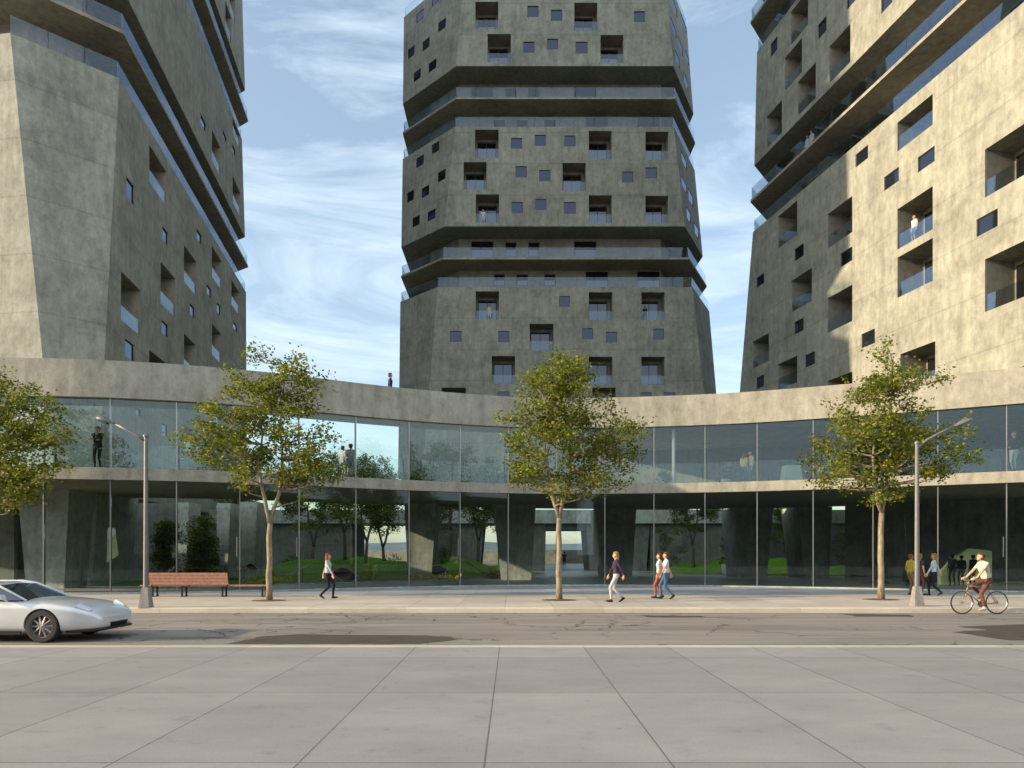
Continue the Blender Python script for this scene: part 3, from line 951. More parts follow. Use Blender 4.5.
def tapered_pillar(px0t, px1t, px0b, px1b, Y, depth, parent, z1=ZS0 - 0.004, mat='pillar', lean=0.5):
    """inverted wedge pillar: wide under the slab, narrow at the ground"""
    def X(px): return (px - CX) / F * Y
    b0, b1, t0, t1 = X(px0b), X(px1b), X(px0t), X(px1t)
    mb = MB()
    mb.hexa([(b0, Y, 0.006), (b1, Y, 0.006), (b1 - (b1 - b0) * 0.05, Y + depth - lean, 0.006), (b0 + (b1 - b0) * 0.05, Y + depth - lean, 0.006),
             (t0, Y + 0.25, z1), (t1, Y + 0.25, z1), (t1, Y + depth, z1), (t0, Y + depth, z1)])
    return mb.build('pillar', M[mat], parent)
for a in ((14, 66, 26, 64, 34.5, 3.0), (92, 109, 96, 106, 38, 3.0), (62, 95, 66, 92, 36.5, 2.0), (176, 187, 178, 186, 43.5, 2), (215, 229, 217, 227, 44, 2), (238, 256, 240, 254, 43, 2), (404, 436, 408, 431, 44.3, 3.2),
          (493, 536, 501, 531, 45.2, 3.6), (596, 637, 603, 632, 49.4, 4.0), (736, 775, 738, 767, 48.5, 3.4), (800, 834, 804, 829, 47.5, 3.4)):
    tapered_pillar(*a, parent=pav)
# closed ground floor rooms on the right and at the far left
def wall_px(px0, px1, Y0, Y1, z0, z1, mat, name, parent, th=0.3):
    a = Vector(((px0 - CX) / F * Y0, Y0, z0)); c = Vector(((px1 - CX) / F * Y1, Y1, z0))
    u = (c - a); L = u.length; u.normalize(); n = Vector((u.y, -u.x, 0))
    mb = MB(); plate(mb, a, u, ZUP, n, 0, L, 0, z1 - z0, -th, 0)
    return mb.build(name, M[mat], parent)
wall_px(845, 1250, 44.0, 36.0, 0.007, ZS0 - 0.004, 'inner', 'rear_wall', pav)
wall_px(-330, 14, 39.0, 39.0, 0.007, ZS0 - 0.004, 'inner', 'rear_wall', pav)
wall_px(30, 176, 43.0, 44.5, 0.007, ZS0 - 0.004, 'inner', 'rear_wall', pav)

# legs that carry the towers behind the pavilion
def leg_poly(root, cx, cy, w, d, z1=9.57, mat='inner'):
    mb = MB()
    w2, d2 = w * 0.72, d * 0.72
    mb.hexa([(cx - w2, cy - d2, 0.006), (cx + w2, cy - d2, 0.006), (cx + w2, cy + d2, 0.006), (cx - w2, cy + d2, 0.006),
             (cx - w, cy - d, z1), (cx + w, cy - d, z1), (cx + w, cy + d, z1), (cx - w, cy + d, z1)])
    mb.build('pillar', M[mat], root)
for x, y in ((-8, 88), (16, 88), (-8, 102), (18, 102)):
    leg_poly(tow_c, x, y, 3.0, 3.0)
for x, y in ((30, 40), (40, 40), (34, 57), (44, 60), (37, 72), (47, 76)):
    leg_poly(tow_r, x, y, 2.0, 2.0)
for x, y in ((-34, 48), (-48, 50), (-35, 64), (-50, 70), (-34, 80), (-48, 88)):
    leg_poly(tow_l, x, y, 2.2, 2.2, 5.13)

# far side of the ring around the courtyard
gal = thing('courtyard_gallery', 'long low concrete gallery raised on walls across the far side of the courtyard', 'building', (0, 68, 0))
mb = MB(); mb.box(-34, 46, 66, 73, 4.25, 5.45); mb.build('floor_slab', M['pillar'], gal)
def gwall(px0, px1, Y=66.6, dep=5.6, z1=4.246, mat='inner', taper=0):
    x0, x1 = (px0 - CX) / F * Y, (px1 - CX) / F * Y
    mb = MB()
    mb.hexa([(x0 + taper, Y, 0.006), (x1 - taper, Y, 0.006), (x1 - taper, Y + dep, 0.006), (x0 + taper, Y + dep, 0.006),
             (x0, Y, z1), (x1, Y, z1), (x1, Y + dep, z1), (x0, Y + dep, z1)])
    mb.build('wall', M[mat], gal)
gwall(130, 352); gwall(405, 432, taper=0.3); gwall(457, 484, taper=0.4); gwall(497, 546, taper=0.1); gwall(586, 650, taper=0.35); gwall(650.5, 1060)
mb = MB(); x0, x1 = (546.5 - CX) / F * 66.8, (585.5 - CX) / F * 66.8
mb.box(x0, x1, 66.8, 71.8, 3.7, 4.243); mb.build('lintel', M['inner'], gal)
mb = MB()
for k in range(41):
    mb.box(-34 + k * 2, -34 + k * 2 + 1.9, 66.1, 66.13, 5.46, 6.4)
mb.build('balustrade', M['rail_glass'], gal)

# boundary wall and far hills seen through the gaps
mb = MB(); mb.box(-90, 90, 112, 112.4, -0.2, 2.0)
tag(mb.build('boundary_wall', M['pillar']), 'low grey boundary wall seen far off through the courtyard openings', 'wall')
mb = MB()
r = random.Random(3)
hp = []
xs = [-2600 + 40 * k for k in range(131)]
vs = []
for x in xs:
    h = 16 + 13 * (noise.noise(Vector((x * 0.0016, 3.3, 0))) + 0.5 * noise.noise(Vector((x * 0.006, 8.1, 0))))
    vs += [(x, 900, -0.2), (x, 1030, max(2, h)), (x, 1400, max(2, h) * 0.8)]
fs = []
for k in range(len(xs) - 1):
    o = k * 3
    fs += [(o, o + 3, o + 4, o + 1), (o + 1, o + 4, o + 5, o + 2)]
mb.add(vs, fs)
M['hill'] = plain('far_hill', (0.07, 0.11, 0.14), 1.0, 0, 0.2, 0.02)
structure(mb.build('hills', M['hill'], smooth=True))

# ------------------------------------------------------------------ courtyard lawn
def lawn(name, poly, mounds, step, label):
    xs = [p[0] for p in poly]; ys = [p[1] for p in poly]
    n = len(poly)
    def sd(x, y):
        """signed distance, positive inside"""
        best = 1e9; ins = False
        for i in range(n):
            x1, y1 = poly[i]; x2, y2 = poly[(i + 1) % n]
            dx_, dy_ = x2 - x1, y2 - y1
            t_ = max(0, min(1, ((x - x1) * dx_ + (y - y1) * dy_) / (dx_ * dx_ + dy_ * dy_)))
            best = min(best, math.hypot(x - x1 - t_ * dx_, y - y1 - t_ * dy_))
            if (y1 > y) != (y2 > y) and x < (x2 - x1) * (y - y1) / (y2 - y1) + x1:
                ins = not ins
        return best if ins else -best
    def height(x, y):
        z = 0.06
        for mx, my, rx, ry, h in mounds:
            q = ((x - mx) / rx) ** 2 + ((y - my) / ry) ** 2
            z += 1.3 * h * math.exp(-q * 1.6)
        z += 0.03 * noise.noise(Vector((x * 2, y * 2, 0)))
        e = min(1.0, max(0.0, sd(x, y) / 1.2))
        return 0.03 + (z - 0.03) * (e * e * (3 - 2 * e))
    nx = int((max(xs) - min(xs)) / step) + 1; ny = int((max(ys) - min(ys)) / step) + 1
    mb = MB(); ids = {}
    for i in range(nx + 1):
        for j in range(ny + 1):
            x = min(xs) + i * step; y = min(ys) + j * step
            if sd(x, y) > -0.02:
                ids[(i, j)] = len(mb.v); mb.v.append((x, y, height(x, y)))
    for (i, j) in list(ids):
        q = [(i, j), (i + 1, j), (i + 1, j + 1), (i, j + 1)]
        if all(k in ids for k in q):
            mb.f.append(tuple(ids[k] for k in q)); mb.m.append(0)
    o = mb.build(name, M['lawn'], smooth=True, origin=(0, 0, 0))
    tag(o, label, 'lawn', kind='stuff')
    # concrete edging around the lawn
    mb = MB()
    for i in range(n):
        a = Vector((*poly[i], 0.0)); c = Vector((*poly[(i + 1) % n], 0.0))
        u = c - a; L = u.length
        if L < 1e-3: continue
        u.normalize(); nn = Vector((u.y, -u.x, 0))
        plate(mb, a, u, ZUP, nn, 0, L, 0.006, 0.07, -0.05, 0.12)
    e_ = structure(mb.build('lawn_kerb', M['pillar']))
    return height
def smooth_poly(pts, k=6):
    out = []
    n = len(pts)
    for i in range(n):
        p0, p1, p2, p3 = [Vector(pts[(i + j) % n]) for j in (-1, 0, 1, 2)]
        for q in range(k):
            s = q / k
            v_ = 0.5 * ((2 * p1) + (p2 - p0) * s + (2 * p0 - 5 * p1 + 4 * p2 - p3) * s * s + (3 * p1 - p0 - 3 * p2 + p3) * s ** 3)
            out.append((v_.x, v_.y))
    return out
def gx(px, Y): return (px - CX) / F * Y
hl = lawn('lawn_ground', smooth_poly([(-23, 37.5), (-17.5, 35.8), (-13.0, 37.3), (-9.0, 40.4), (-4.8, 43.5), (-0.4, 48.4), (1.9, 54.2), (2.2, 58.5), (-1, 62.5), (-12, 63), (-24, 62), (-26, 50)]),
     [(gx(380, 49), 49, 3.0, 2.6, 0.72), (gx(340, 46), 46.0, 2.4, 2.0, 0.75), (gx(300, 47), 47, 2.6, 2.2, 0.8), (gx(458, 52), 52, 3.4, 2.6, 0.95), (gx(415, 48), 48, 2.2, 1.8, 0.5), (gx(225, 48), 48, 4, 3, 0.6), (gx(500, 56), 56, 3, 2.4, 0.5), (-12, 58, 6, 3, 1.0)],
     0.3, 'mounded green lawn of the courtyard left of the passage, behind the glass')
hr = lawn('lawn_ground', smooth_poly([(gx(640, 60), 60), (gx(680, 56), 56), (gx(760, 53), 53), (gx(840, 51), 51), (gx(1000, 48), 48), (gx(1000, 62), 62), (gx(800, 64.5), 64.5), (gx(690, 65), 65)]),
     [(gx(735, 58), 58, 3.4, 2.2, 1.05), (gx(790, 57.5), 57.5, 2.6, 2, 0.8), (gx(690, 61), 61, 2.6, 2, 0.6), (gx(850, 57), 57, 3, 2, 0.5)], 0.35,
     'shaded lawn under the right tower, right of the courtyard passage')

# eye shaped dormers in the lawn mounds
def eye(px, py, Y, w, h, label, flip=False, rot=0.0):
    c = P(px, py, Y)
    root = thing('lawn_skylight', label, 'skylight', (c.x, Y, c.z - h * 0.5), rot, 'eye shaped skylights in the lawn')
    N = 16
    up, lo = [], []
    for k in range(N + 1):
        s = k / N
        x = (s - 0.5) * w
        skew = (s if not flip else 1 - s)
        top = h * (0.5 + 0.5 * math.sin(PI * s) * (1.25 - 0.6 * skew)) - h * 0.35 * skew
        bot = h * (0.5 - 0.42 * math.sin(PI * s)) - h * 0.35 * skew
        up.append((x, top)); lo.append((x, bot))
    Wm = W[root]
    def TP(x, y, z): return Wm @ Vector((x, y, z))
    mb = MB()
    for k in range(N):
        mb.quad(TP(lo[k][0], 0.02, lo[k][1]), TP(lo[k + 1][0], 0.02, lo[k + 1][1]), TP(up[k + 1][0], 0.10, up[k + 1][1]), TP(up[k][0], 0.10, up[k][1]))
        mb.quad(TP(up[k][0], 0.10, up[k][1]), TP(up[k + 1][0], 0.10, up[k + 1][1]), TP(up[k + 1][0], 1.2, up[k + 1][1] * 0.5), TP(up[k][0], 1.2, up[k][1] * 0.5))
    mb.build('skylight_glass', M['void'], root)
    mb = MB()
    mb.tube([TP(x, 0.02, z) for x, z in up], 0.035, 6)
    mb.tube([TP(x, -0.02, z) for x, z in lo], 0.025, 6)
    mb.build('rim', M['pillar'], root, smooth=True)
eye(346, 572.5, 42.6, 1.6, 0.85, 'dark eye shaped skylight in the lawn mound right of the woman in black trousers')
eye(434, 570.0, 45.0, 1.6, 0.9, 'dark eye shaped skylight between the broad grey pillar and yellow flowers', True)
eye(252, 566.0, 42.0, 0.75, 0.45, 'small dark skylight in the grass just behind the bench')
eye(753, 567.0, 54.5, 1.5, 0.95, 'dark skylight sloping down the lawn near the white pot')
def garden_rail(pts, label, r_=0.05):
    mb = MB(); mb.tube([P(*p) for p in pts], r_, 6)
    tag(mb.build('lawn_edging', M['pillar'], smooth=True), label, 'edging')
garden_rail([(275, 580, 41.5), (285, 577.5, 42), (294, 573, 42.6), (302, 568.5, 43.2), (309, 566, 44)], 'pale curved rim running up the grass behind the street tree trunk', 0.06)
garden_rail([(462, 560, 49), (470, 564, 48.5), (480, 571, 48), (490, 574.5, 47.5), (500, 575, 47)], 'pale curved rim running down the lawn beside the passage', 0.06)

def leaf_cloud(mb, centers, n, size, spread, r, flat=0.7, mi=0):
    for _ in range(n):
        c = centers[r.randrange(len(centers))]
        g_ = [max(-1.7, min(1.7, r.gauss(0, 1))) * spread for _k in range(3)]
        p = Vector((c[0] + g_[0], c[1] + g_[1], c[2] + g_[2] * flat))
        a = Vector((r.uniform(-1, 1), r.uniform(-1, 1), r.uniform(-0.7, 0.5))).normalized()
        q = a.cross(Vector((r.uniform(-1, 1), r.uniform(-1, 1), r.uniform(-1, 1)))).normalized()
        L = size * r.uniform(0.65, 1.25); w = L * 0.30
        nrm = a.cross(q)
        mb.add([p, p + a * L * 0.5 + q * w - nrm * L * 0.06, p + a * L, p + a * L * 0.5 - q * w - nrm * L * 0.06], [(0, 1, 2, 3)], mi)

def flower_bed(px, py, Y, w, label, n=90):
    c = P(px, py, Y); c.z = (hl if px < 560 else hr)(c.x, Y) + 0.10; n *= 3; r = random.Random(int(px))
    mb = MB()
    cs = [(c.x + r.uniform(-w / 2, w / 2), Y + r.uniform(-.3, .3), c.z + r.uniform(-.1, .06)) for _ in range(14)]
    leaf_cloud(mb, cs, n, 0.24, 0.12, r)
    tag(mb.build('flower_bed', M['flower']), label, 'flowers', 'yellow flower beds on the lawn')
flower_bed(262, 576.5, 41.0, 1.6, 'yellow flower clump between bench and street tree trunk', 160)
flower_bed(282, 575.0, 41.5, 0.8, 'small yellow flower clump just right of the street tree trunk', 90)
flower_bed(422, 577.5, 44.2, 1.5, 'yellow flower strip below the dark skylight beside the broad pillar', 140)
flower_bed(446, 577.0, 44.8, 1.5, 'yellow flower strip nearest the curved lawn edge', 140)
flower_bed(492, 567.5, 49, 1.8, 'yellow flowers at the foot of the pillar by the passage', 140)
flower_bed(795, 571.5, 53.2, 1.1, 'small yellow flower patch on the shaded right lawn', 90)

# ------------------------------------------------------------------ trees
def make_tree(name, label, cat, base, height, fork, crown, n_leaf, leaf, seed, mat='leaf', bark='bark', r0=0.10, leaders=2, lean=(0, 0), n_cl=60, group=None, spread=0.33):
    """crown: list of ellipsoids (dx, dy, z, rx, ry, rz) relative to the base"""
    r = random.Random(seed)
    bx, by, bz = base
    root = thing(name, label, cat, base, 0, group)
    tr = MB()
    B = Vector(base)
    trunk = []
    K = 6
    for k in range(K + 1):
        s = k / K
        trunk.append(B + Vector((lean[0] * s * s + r.uniform(-.03, .03) * (0 < k), lean[1] * s * s + r.uniform(-.03, .03) * (0 < k), fork * s)))
    tr.tube(trunk, [r0 * 1.35] + [r0 * (1.08 - 0.18 * k / K) for k in range(1, K + 1)], 10)
    tops = []
    lead_pts = []
    for l in range(leaders):
        a = 2 * PI * l / leaders + r.uniform(-.3, .3) + 0.1
        sp = height * 0.062
        end = Vector((lean[0] + math.cos(a) * sp, lean[1] + math.sin(a) * sp * 0.6, height * (0.93 if l == 0 else 0.82)))
        p = []
        for k in range(11):
            s = k / 10
            q = trunk[-1].lerp(B + end, s)
            q.x -= (s - s ** 1.35) * (B.x + end.x - trunk[-1].x); q.y -= (s - s ** 1.35) * (B.y + end.y - trunk[-1].y)
            bow = math.sin(PI * min(1, s * 1.5)) * sp * 0.5
            q += Vector((math.cos(a) * bow + r.uniform(-.05, .05), math.sin(a) * bow + r.uniform(-.05, .05), 0))
            if k == 0: q = trunk[-1].copy()
            p.append(q)
        tr.tube(p, [r0 * 0.72 * (1 - 0.93 * k / 10) + 0.008 for k in range(11)], 8)
        for k, q in enumerate(p):
            lead_pts.append((q, r0 * 0.72 * (1 - 0.9 * k / 10) + 0.01))
    # cluster centres inside the crown
    cl = []
    tries = 0
    n_cl = int(n_cl * 1.45)
    if name == 'street_tree':
        crown = [(e[0] * 1.08, e[1], e[2] * 1.04 + 0.05, e[3] * 1.1, e[4] * 1.1, e[5] * 1.08) for e in crown]
    wts = [e[3] * e[4] * e[5] for e in crown]
    while len(cl) < n_cl and tries < 6000:
        tries += 1
        e = r.choices(crown, wts)[0]
        while True:
            v_ = Vector((r.uniform(-1, 1), r.uniform(-1, 1), r.uniform(-1, 1)))
            if 0.12 < v_.length <= 1: break
        v_ = v_ * (0.5 + 0.5 * v_.length)
        q = B + Vector((e[0] + v_.x * e[3], e[1] + v_.y * e[4], e[2] + v_.z * e[5]))
        if all((q - c).length > spread * 0.9 for c in cl):
            cl.append(q)
    centers = []
    for q in cl:
        cand = [(p, rr) for p, rr in lead_pts if p.z < q.z - 0.1] or [lead_pts[0]]
        p, rr = min(cand, key=lambda t_: (t_[0] - q).length + 0.35 * abs(q.z - t_[0].z - 0.7))
        mid_ = p.lerp(q, 0.55) + Vector((r.uniform(-.1, .1), r.uniform(-.1, .1), -0.12))
        tr.tube([p, mid_, q], [min(rr * 0.6, 0.035), 0.016, 0.006], 5, caps=False)
        centers += [q] * 4 + [mid_.lerp(q, 0.55)] * 2 + [q + Vector((r.uniform(-.3, .3), r.uniform(-.3, .3), r.uniform(-.15, .2)))] * 2
        for _ in range(2):
            w = q + Vector((r.uniform(-.5, .5), r.uniform(-.5, .5), r.uniform(-.25, .4)))
            tr.tube([mid_.lerp(q, 0.6), w], [0.009, 0.003], 4, caps=False)
            centers += [w]
    tr.build('trunk', M[bark], root, smooth=True, origin=base)
    cr_ = MB()
    leaf_cloud(cr_, centers, n_leaf, leaf, spread * 0.5, r)
    cr_.build('crown', M[mat], root, origin=base)
    return root

def street_tree(px, py, label, H, fork, crown, seed, lean=(0, 0), n=8200, **kw):
    Y = CAMZ * F / (py - HY)
    x = gx(px, Y)
    tr = make_tree('street_tree', label, 'tree', (x, Y, 0.0), H, fork, crown, int(n * 1.45), 0.13, seed, lean=lean, group='trees along the far pavement', **kw)
    mb = MB()
    r = random.Random(seed)
    pts = [(x + 0.62 * math.cos(a) * (1 + r.uniform(-.06, .06)), Y + 0.55 * math.sin(a) * (1 + r.uniform(-.06, .06)), 0.004) for a in [2 * PI * k / 28 for k in range(28)]]
    mb.add(pts + [(x, Y, 0.035)], [(k, (k + 1) % 28, 28) for k in range(28)])
    structure(mb.build('tree_pit_ground', M['soil'], origin=(x, Y, 0)))
    return tr
s_ = 28.5
street_tree(269, 600.5, 'leafy street tree beside the wooden bench, its trunk forking low', 8.9, 2.7,
    [(0.1, 0, 7.4, 1.25, 1.1, 1.35), (0.9, 0, 7.1, 1.2, 1.0, 0.8), (-0.7, 0, 6.0, 1.5, 1.3, 1.3), (0.9, 0, 5.6, 1.6, 1.3, 1.2), (-1.5, 0, 4.9, 1.3, 1.2, 0.9), (1.5, 0, 4.5, 1.2, 1.2, 0.9), (-0.2, 0, 4.4, 1.7, 1.4, 0.8)], 21, (0.05, 0), 8600, n_cl=88)
street_tree(559, 600.0, 'leafy street tree standing before the courtyard passage', 8.9, 2.9,
    [(0.2, 0, 8.0, 0.9, 0.9, 0.85), (0.1, 0, 7.3, 1.4, 1.2, 0.9), (0.2, 0, 6.4, 1.6, 1.4, 1.0), (-0.5, 0, 5.6, 1.6, 1.4, 1.0), (1.3, 0, 5.5, 1.3, 1.2, 1.0), (-1.0, 0, 4.6, 1.2, 1.2, 0.8), (1.2, 0, 4.4, 1.4, 1.2, 0.9), (0, 0, 4.0, 1.4, 1.2, 0.7)], 35, (0.0, 0), 9000, n_cl=92)
street_tree(881, 599.5, 'leafy street tree close to the right street lamp', 8.7, 3.1,
    [(0.0, 0, 7.7, 1.1, 1.0, 0.9), (0.5, 0, 7.2, 1.5, 1.2, 0.8), (0.0, 0, 6.6, 1.5, 1.3, 0.9), (-1.0, 0, 5.5, 1.4, 1.3, 0.9), (1.0, 0, 5.5, 1.7, 1.4, 0.9), (-0.9, 0, 4.6, 1.6, 1.3, 0.7), (1.7, 0, 4.6, 1.6, 1.2, 0.55), (0.2, 0, 4.0, 1.5, 1.2, 0.6)], 47, (0.03, 0), 8600, n_cl=88)
street_tree(-14, 600.5, 'leafy street tree cut off by the left picture edge', 8.2, 2.9,
    [(0.1, 0, 7.3, 1.4, 1.2, 0.8), (0.9, 0, 6.4, 1.7, 1.4, 0.9), (1.3, 0, 5.3, 1.6, 1.4, 0.9), (-0.8, 0, 5.9, 1.5, 1.4, 1.4), (1.2, 0, 4.3, 1.4, 1.2, 0.7), (0.4, 0, 3.9, 1.5, 1.2, 0.8)], 58, (0.05, 0), 8000, n_cl=84)

# courtyard trees
ct = [(312, 50.0, 8.5, 'slender courtyard tree behind the street tree at the bench'), (366, 50.5, 8.0, 'courtyard tree growing on top of the highest grass mound'),
      (384, 53.0, 8.5, 'courtyard tree left of the broad grey pillar'), (450, 52.5, 9.2, 'courtyard tree right of the broad grey pillar'), (478, 55.5, 9.0, 'courtyard tree at the wedge pillar by the passage'),
      (236, 52.5, 7.6, 'courtyard tree behind the wall of pillars left of the street tree at the bench'), (345, 57.0, 9.0, 'courtyard tree farthest back, left of the highest grass mound'),
      (428, 57.5, 8.8, 'courtyard tree directly behind the broad grey pillar'), (505, 59.5, 8.6, 'courtyard tree behind the wedge pillar by the passage'),
      (694, 58.5, 8.0, 'twin stemmed courtyard tree on the shaded right lawn'), (785, 62.0, 7.0, 'dark courtyard tree between the two right wedge pillars')]
protoA = None
for k, (px, Y, H, lab) in enumerate(ct):
    x = gx(px, Y)
    hz = (hl if px < 560 else hr)(x, Y)
    if k in (0, 1):
        tr = make_tree('courtyard_tree', lab, 'tree', (x, Y, hz), H, 1.9, [(0, 0, 6.3, 2.0, 1.8, 1.5), (-0.8, 0, 4.8, 1.7, 1.6, 1.0), (0.9, 0, 4.6, 1.7, 1.6, 1.1), (0, 0, 3.5, 1.6, 1.4, 0.7)],
                       8000, 0.16, 100 + k, 'leaf_dark', 'bark_dark', 0.11, 2, (0.1, 0), 46, 'courtyard trees behind the glass', 0.4)
        if k == 0: protoA = tr
        else: protoB = tr
    else:
        src = protoA if k % 2 else protoB
        s = H / 8.5
        c = copy_tree(src, Matrix.Translation(Vector((x, Y, hz))) @ Matrix.Rotation(k * 1.7, 4, 'Z') @ Matrix.Scale(s, 4))
        c['label'] = lab

def make_shrub(name, label, base, rx, ry, h, n, leaf, seed, mat='leaf_dark', group=None, pot=None):
    r = random.Random(seed)
    root = thing(name, label, 'shrub', base, 0, group)
    B = Vector(base)
    cs = []
    z0 = 0.0 if pot is None else pot[1]
    for _ in range(max(16, n // 40)):
        a = r.uniform(0, 2 * PI); q = math.sqrt(r.random()); z = z0 + (h - z0) * r.random()
        k = 1.0 - 0.45 * ((z - z0) / (h - z0)) ** 2
        cs.append(B + Vector((math.cos(a) * q * rx * k, math.sin(a) * q * ry * k, z)))
    mb = MB(); leaf_cloud(mb, cs, n, leaf, min(rx, ry) * 0.22, r)
    mb.build('foliage', M[mat], root, origin=base)
    mb = MB()
    for c in cs[::3]:
        mb.tube([B + Vector((r.uniform(-.05, .05), r.uniform(-.05, .05), z0)), B.lerp(c, 0.5) + Vector((0, 0, 0.1)), c], [0.02, 0.012, 0.004], 4)
    mb.build('stem', M['bark_dark'], root)
    if pot:
        mb = MB(); rr, ph = pot
        mb.lathe(base, [(0.001, 0.0), (rr * 0.72, 0.0), (rr * 0.78, 0.03), (rr, ph - 0.03), (rr, ph), (rr * 0.88, ph), (rr * 0.86, ph - 0.06), (0.001, ph - 0.06)], 20)
        mb.build('pot', M['white'], root, smooth=True)
    return root
def lawn_z(px, Y):
    x = gx(px, Y); return (x, Y, (hl if px < 560 else hr)(x, Y))
make_shrub('tall_shrub', 'tall dark green shrub behind the glass above the bench back', lawn_z(201, 42.5), 0.95, 0.8, 3.6, 5200, 0.15, 5)
make_shrub('tall_shrub', 'dense green shrub left of the bench behind the street lamp', lawn_z(166, 41.5), 0.8, 0.7, 3.3, 4200, 0.15, 6)
make_shrub('round_shrub', 'low round shrub at the left foot of the broad grey pillar', lawn_z(392, 51.5), 0.9, 0.8, 1.1, 600, 0.12, 8)
make_shrub('round_shrub', 'olive round shrub just right of the broad grey pillar', lawn_z(442, 51.0), 1.0, 0.8, 1.3, 700, 0.12, 9)
make_shrub('round_shrub', 'low shrub against the far wall behind the walking woman', lawn_z(292, 53), 1.3, 0.9, 1.4, 800, 0.13, 10)
make_shrub('round_shrub', 'low shrub behind the grass at the bench, left of the small skylight', lawn_z(232, 43), 1.2, 0.7, 0.8, 700, 0.12, 11)
make_shrub('potted_shrub', 'columnar shrub in a white pot on the right lawn', lawn_z(727, 54.5), 0.42, 0.42, 3.5, 1000, 0.13, 12, pot=(0.42, 0.75))
pp_, nn_ = on_curve(725, 1.9)
make_shrub('silver_bush', 'silvery leaved bush on the upper floor beside the couple', (pp_.x, pp_.y, ZS1), 0.62, 0.5, 1.05, 700, 0.12, 13, 'leaf_grey', pot=(0.3, 0.3))
pp_, nn_ = on_curve(664, 1.9)
make_shrub('silver_bush', 'small silvery bush on the upper floor beside the pale column', (pp_.x, pp_.y, ZS1), 0.5, 0.42, 0.8, 450, 0.11, 14, 'leaf_grey', pot=(0.26, 0.25))
# hedge wall at the back of the right lawn
for k, (px, Y, h, lab) in enumerate([(668, 63.5, 3.6, 'dark tall shrub at the right end of the passage wall'), (846, 61.0, 3.2, 'dark shrub behind the trunk of the right street tree'), (900, 58.0, 2.8, 'dark shrub on the right lawn behind the two women')]):
    make_shrub('tall_shrub', lab, lawn_z(px, Y), 1.5, 0.9, h, 1100, 0.17, 30 + k)

# white planter on the upper floor
pp_, nn_ = on_curve(790, 1.6)
mb = MB()
z = ZS1 + 0.003
mb.hexa([(pp_.x - .46, pp_.y - .35, z), (pp_.x + .46, pp_.y - .35, z), (pp_.x + .46, pp_.y + .35, z), (pp_.x - .46, pp_.y + .35, z),
         (pp_.x - .36, pp_.y - .28, z + .84), (pp_.x + .36, pp_.y - .28, z + .84), (pp_.x + .36, pp_.y + .28, z + .84), (pp_.x - .36, pp_.y + .28, z + .84)])
o = mb.build('display_plinth', M['white'])
tag(o, 'white tapered plinth standing on the upper floor behind the balustrade', 'plinth')

# panel painted as a bright gap between pillars: sunlit green below, sky above
M['banner'] = plain('gap_sunlit_green', (0.42, 0.47, 0.24), 0.8, 0, 0.15, 6)
M['gap_top'] = plain('gap_sky_white', (0.62, 0.68, 0.66), 0.8, 0, 0.1, 6)
Yb = 33.6
bt = thing('sunlit_gap_panel', 'narrow pale green banner hanging behind the ground floor glass near the left lamp', 'banner', tuple(P(110, 562, Yb)))  # stand-in for the sunlit gap between pillars, no real banner
mb = MB()
q = [P(107.6, 528, Yb), P(115.0, 528, Yb), P(118.6, 555, Yb), P(106.6, 563, Yb)]
n_ = Vector((0, 0.03, 0))
mid0, mid1 = q[0].lerp(q[3], 0.36), q[1].lerp(q[2], 0.22)
mb.hexa([q[3], q[2], q[2] + n_, q[3] + n_, mid0, mid1, mid1 + n_, mid0 + n_])
mb.build('gap_green', M['banner'], bt)  # lower part, painted the yellow-green of sunlit grass
mb = MB(); mb.hexa([mid0 + Vector((0, 0, .003)), mid1 + Vector((0, 0, .003)), mid1 + n_ + Vector((0, 0, .003)), mid0 + n_ + Vector((0, 0, .003)), q[0], q[1], q[1] + n_, q[0] + n_])
mb.build('gap_sky', M['gap_top'], bt)
mb = MB(); top = q[0].lerp(q[1], 0.5) + n_ * 0.5; mb.tube([top, Vector((top.x, top.y, ZS0 - 0.004))], 0.012, 6); mb.build('thin_line', M['steel'], bt)

# panel cut and painted as a sun patch behind the shadow figures
M['sun_patch'] = plain('sun_patch_green', (0.46, 0.54, 0.30), 0.85, 0, 0.2, 1.5)
Ym = 38.4
mb = MB()
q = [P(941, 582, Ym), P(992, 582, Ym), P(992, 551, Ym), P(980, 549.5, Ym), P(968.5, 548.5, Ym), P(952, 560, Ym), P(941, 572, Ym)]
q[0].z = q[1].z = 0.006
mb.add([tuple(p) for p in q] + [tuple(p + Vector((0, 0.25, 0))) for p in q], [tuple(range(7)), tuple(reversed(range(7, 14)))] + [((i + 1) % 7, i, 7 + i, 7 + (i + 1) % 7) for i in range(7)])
tag(mb.build('sun_patch_panel', M['sun_patch']), 'pale green slanting screen wall behind the three dark figures', 'wall')  # stand-in for the sun patch on the inner wall

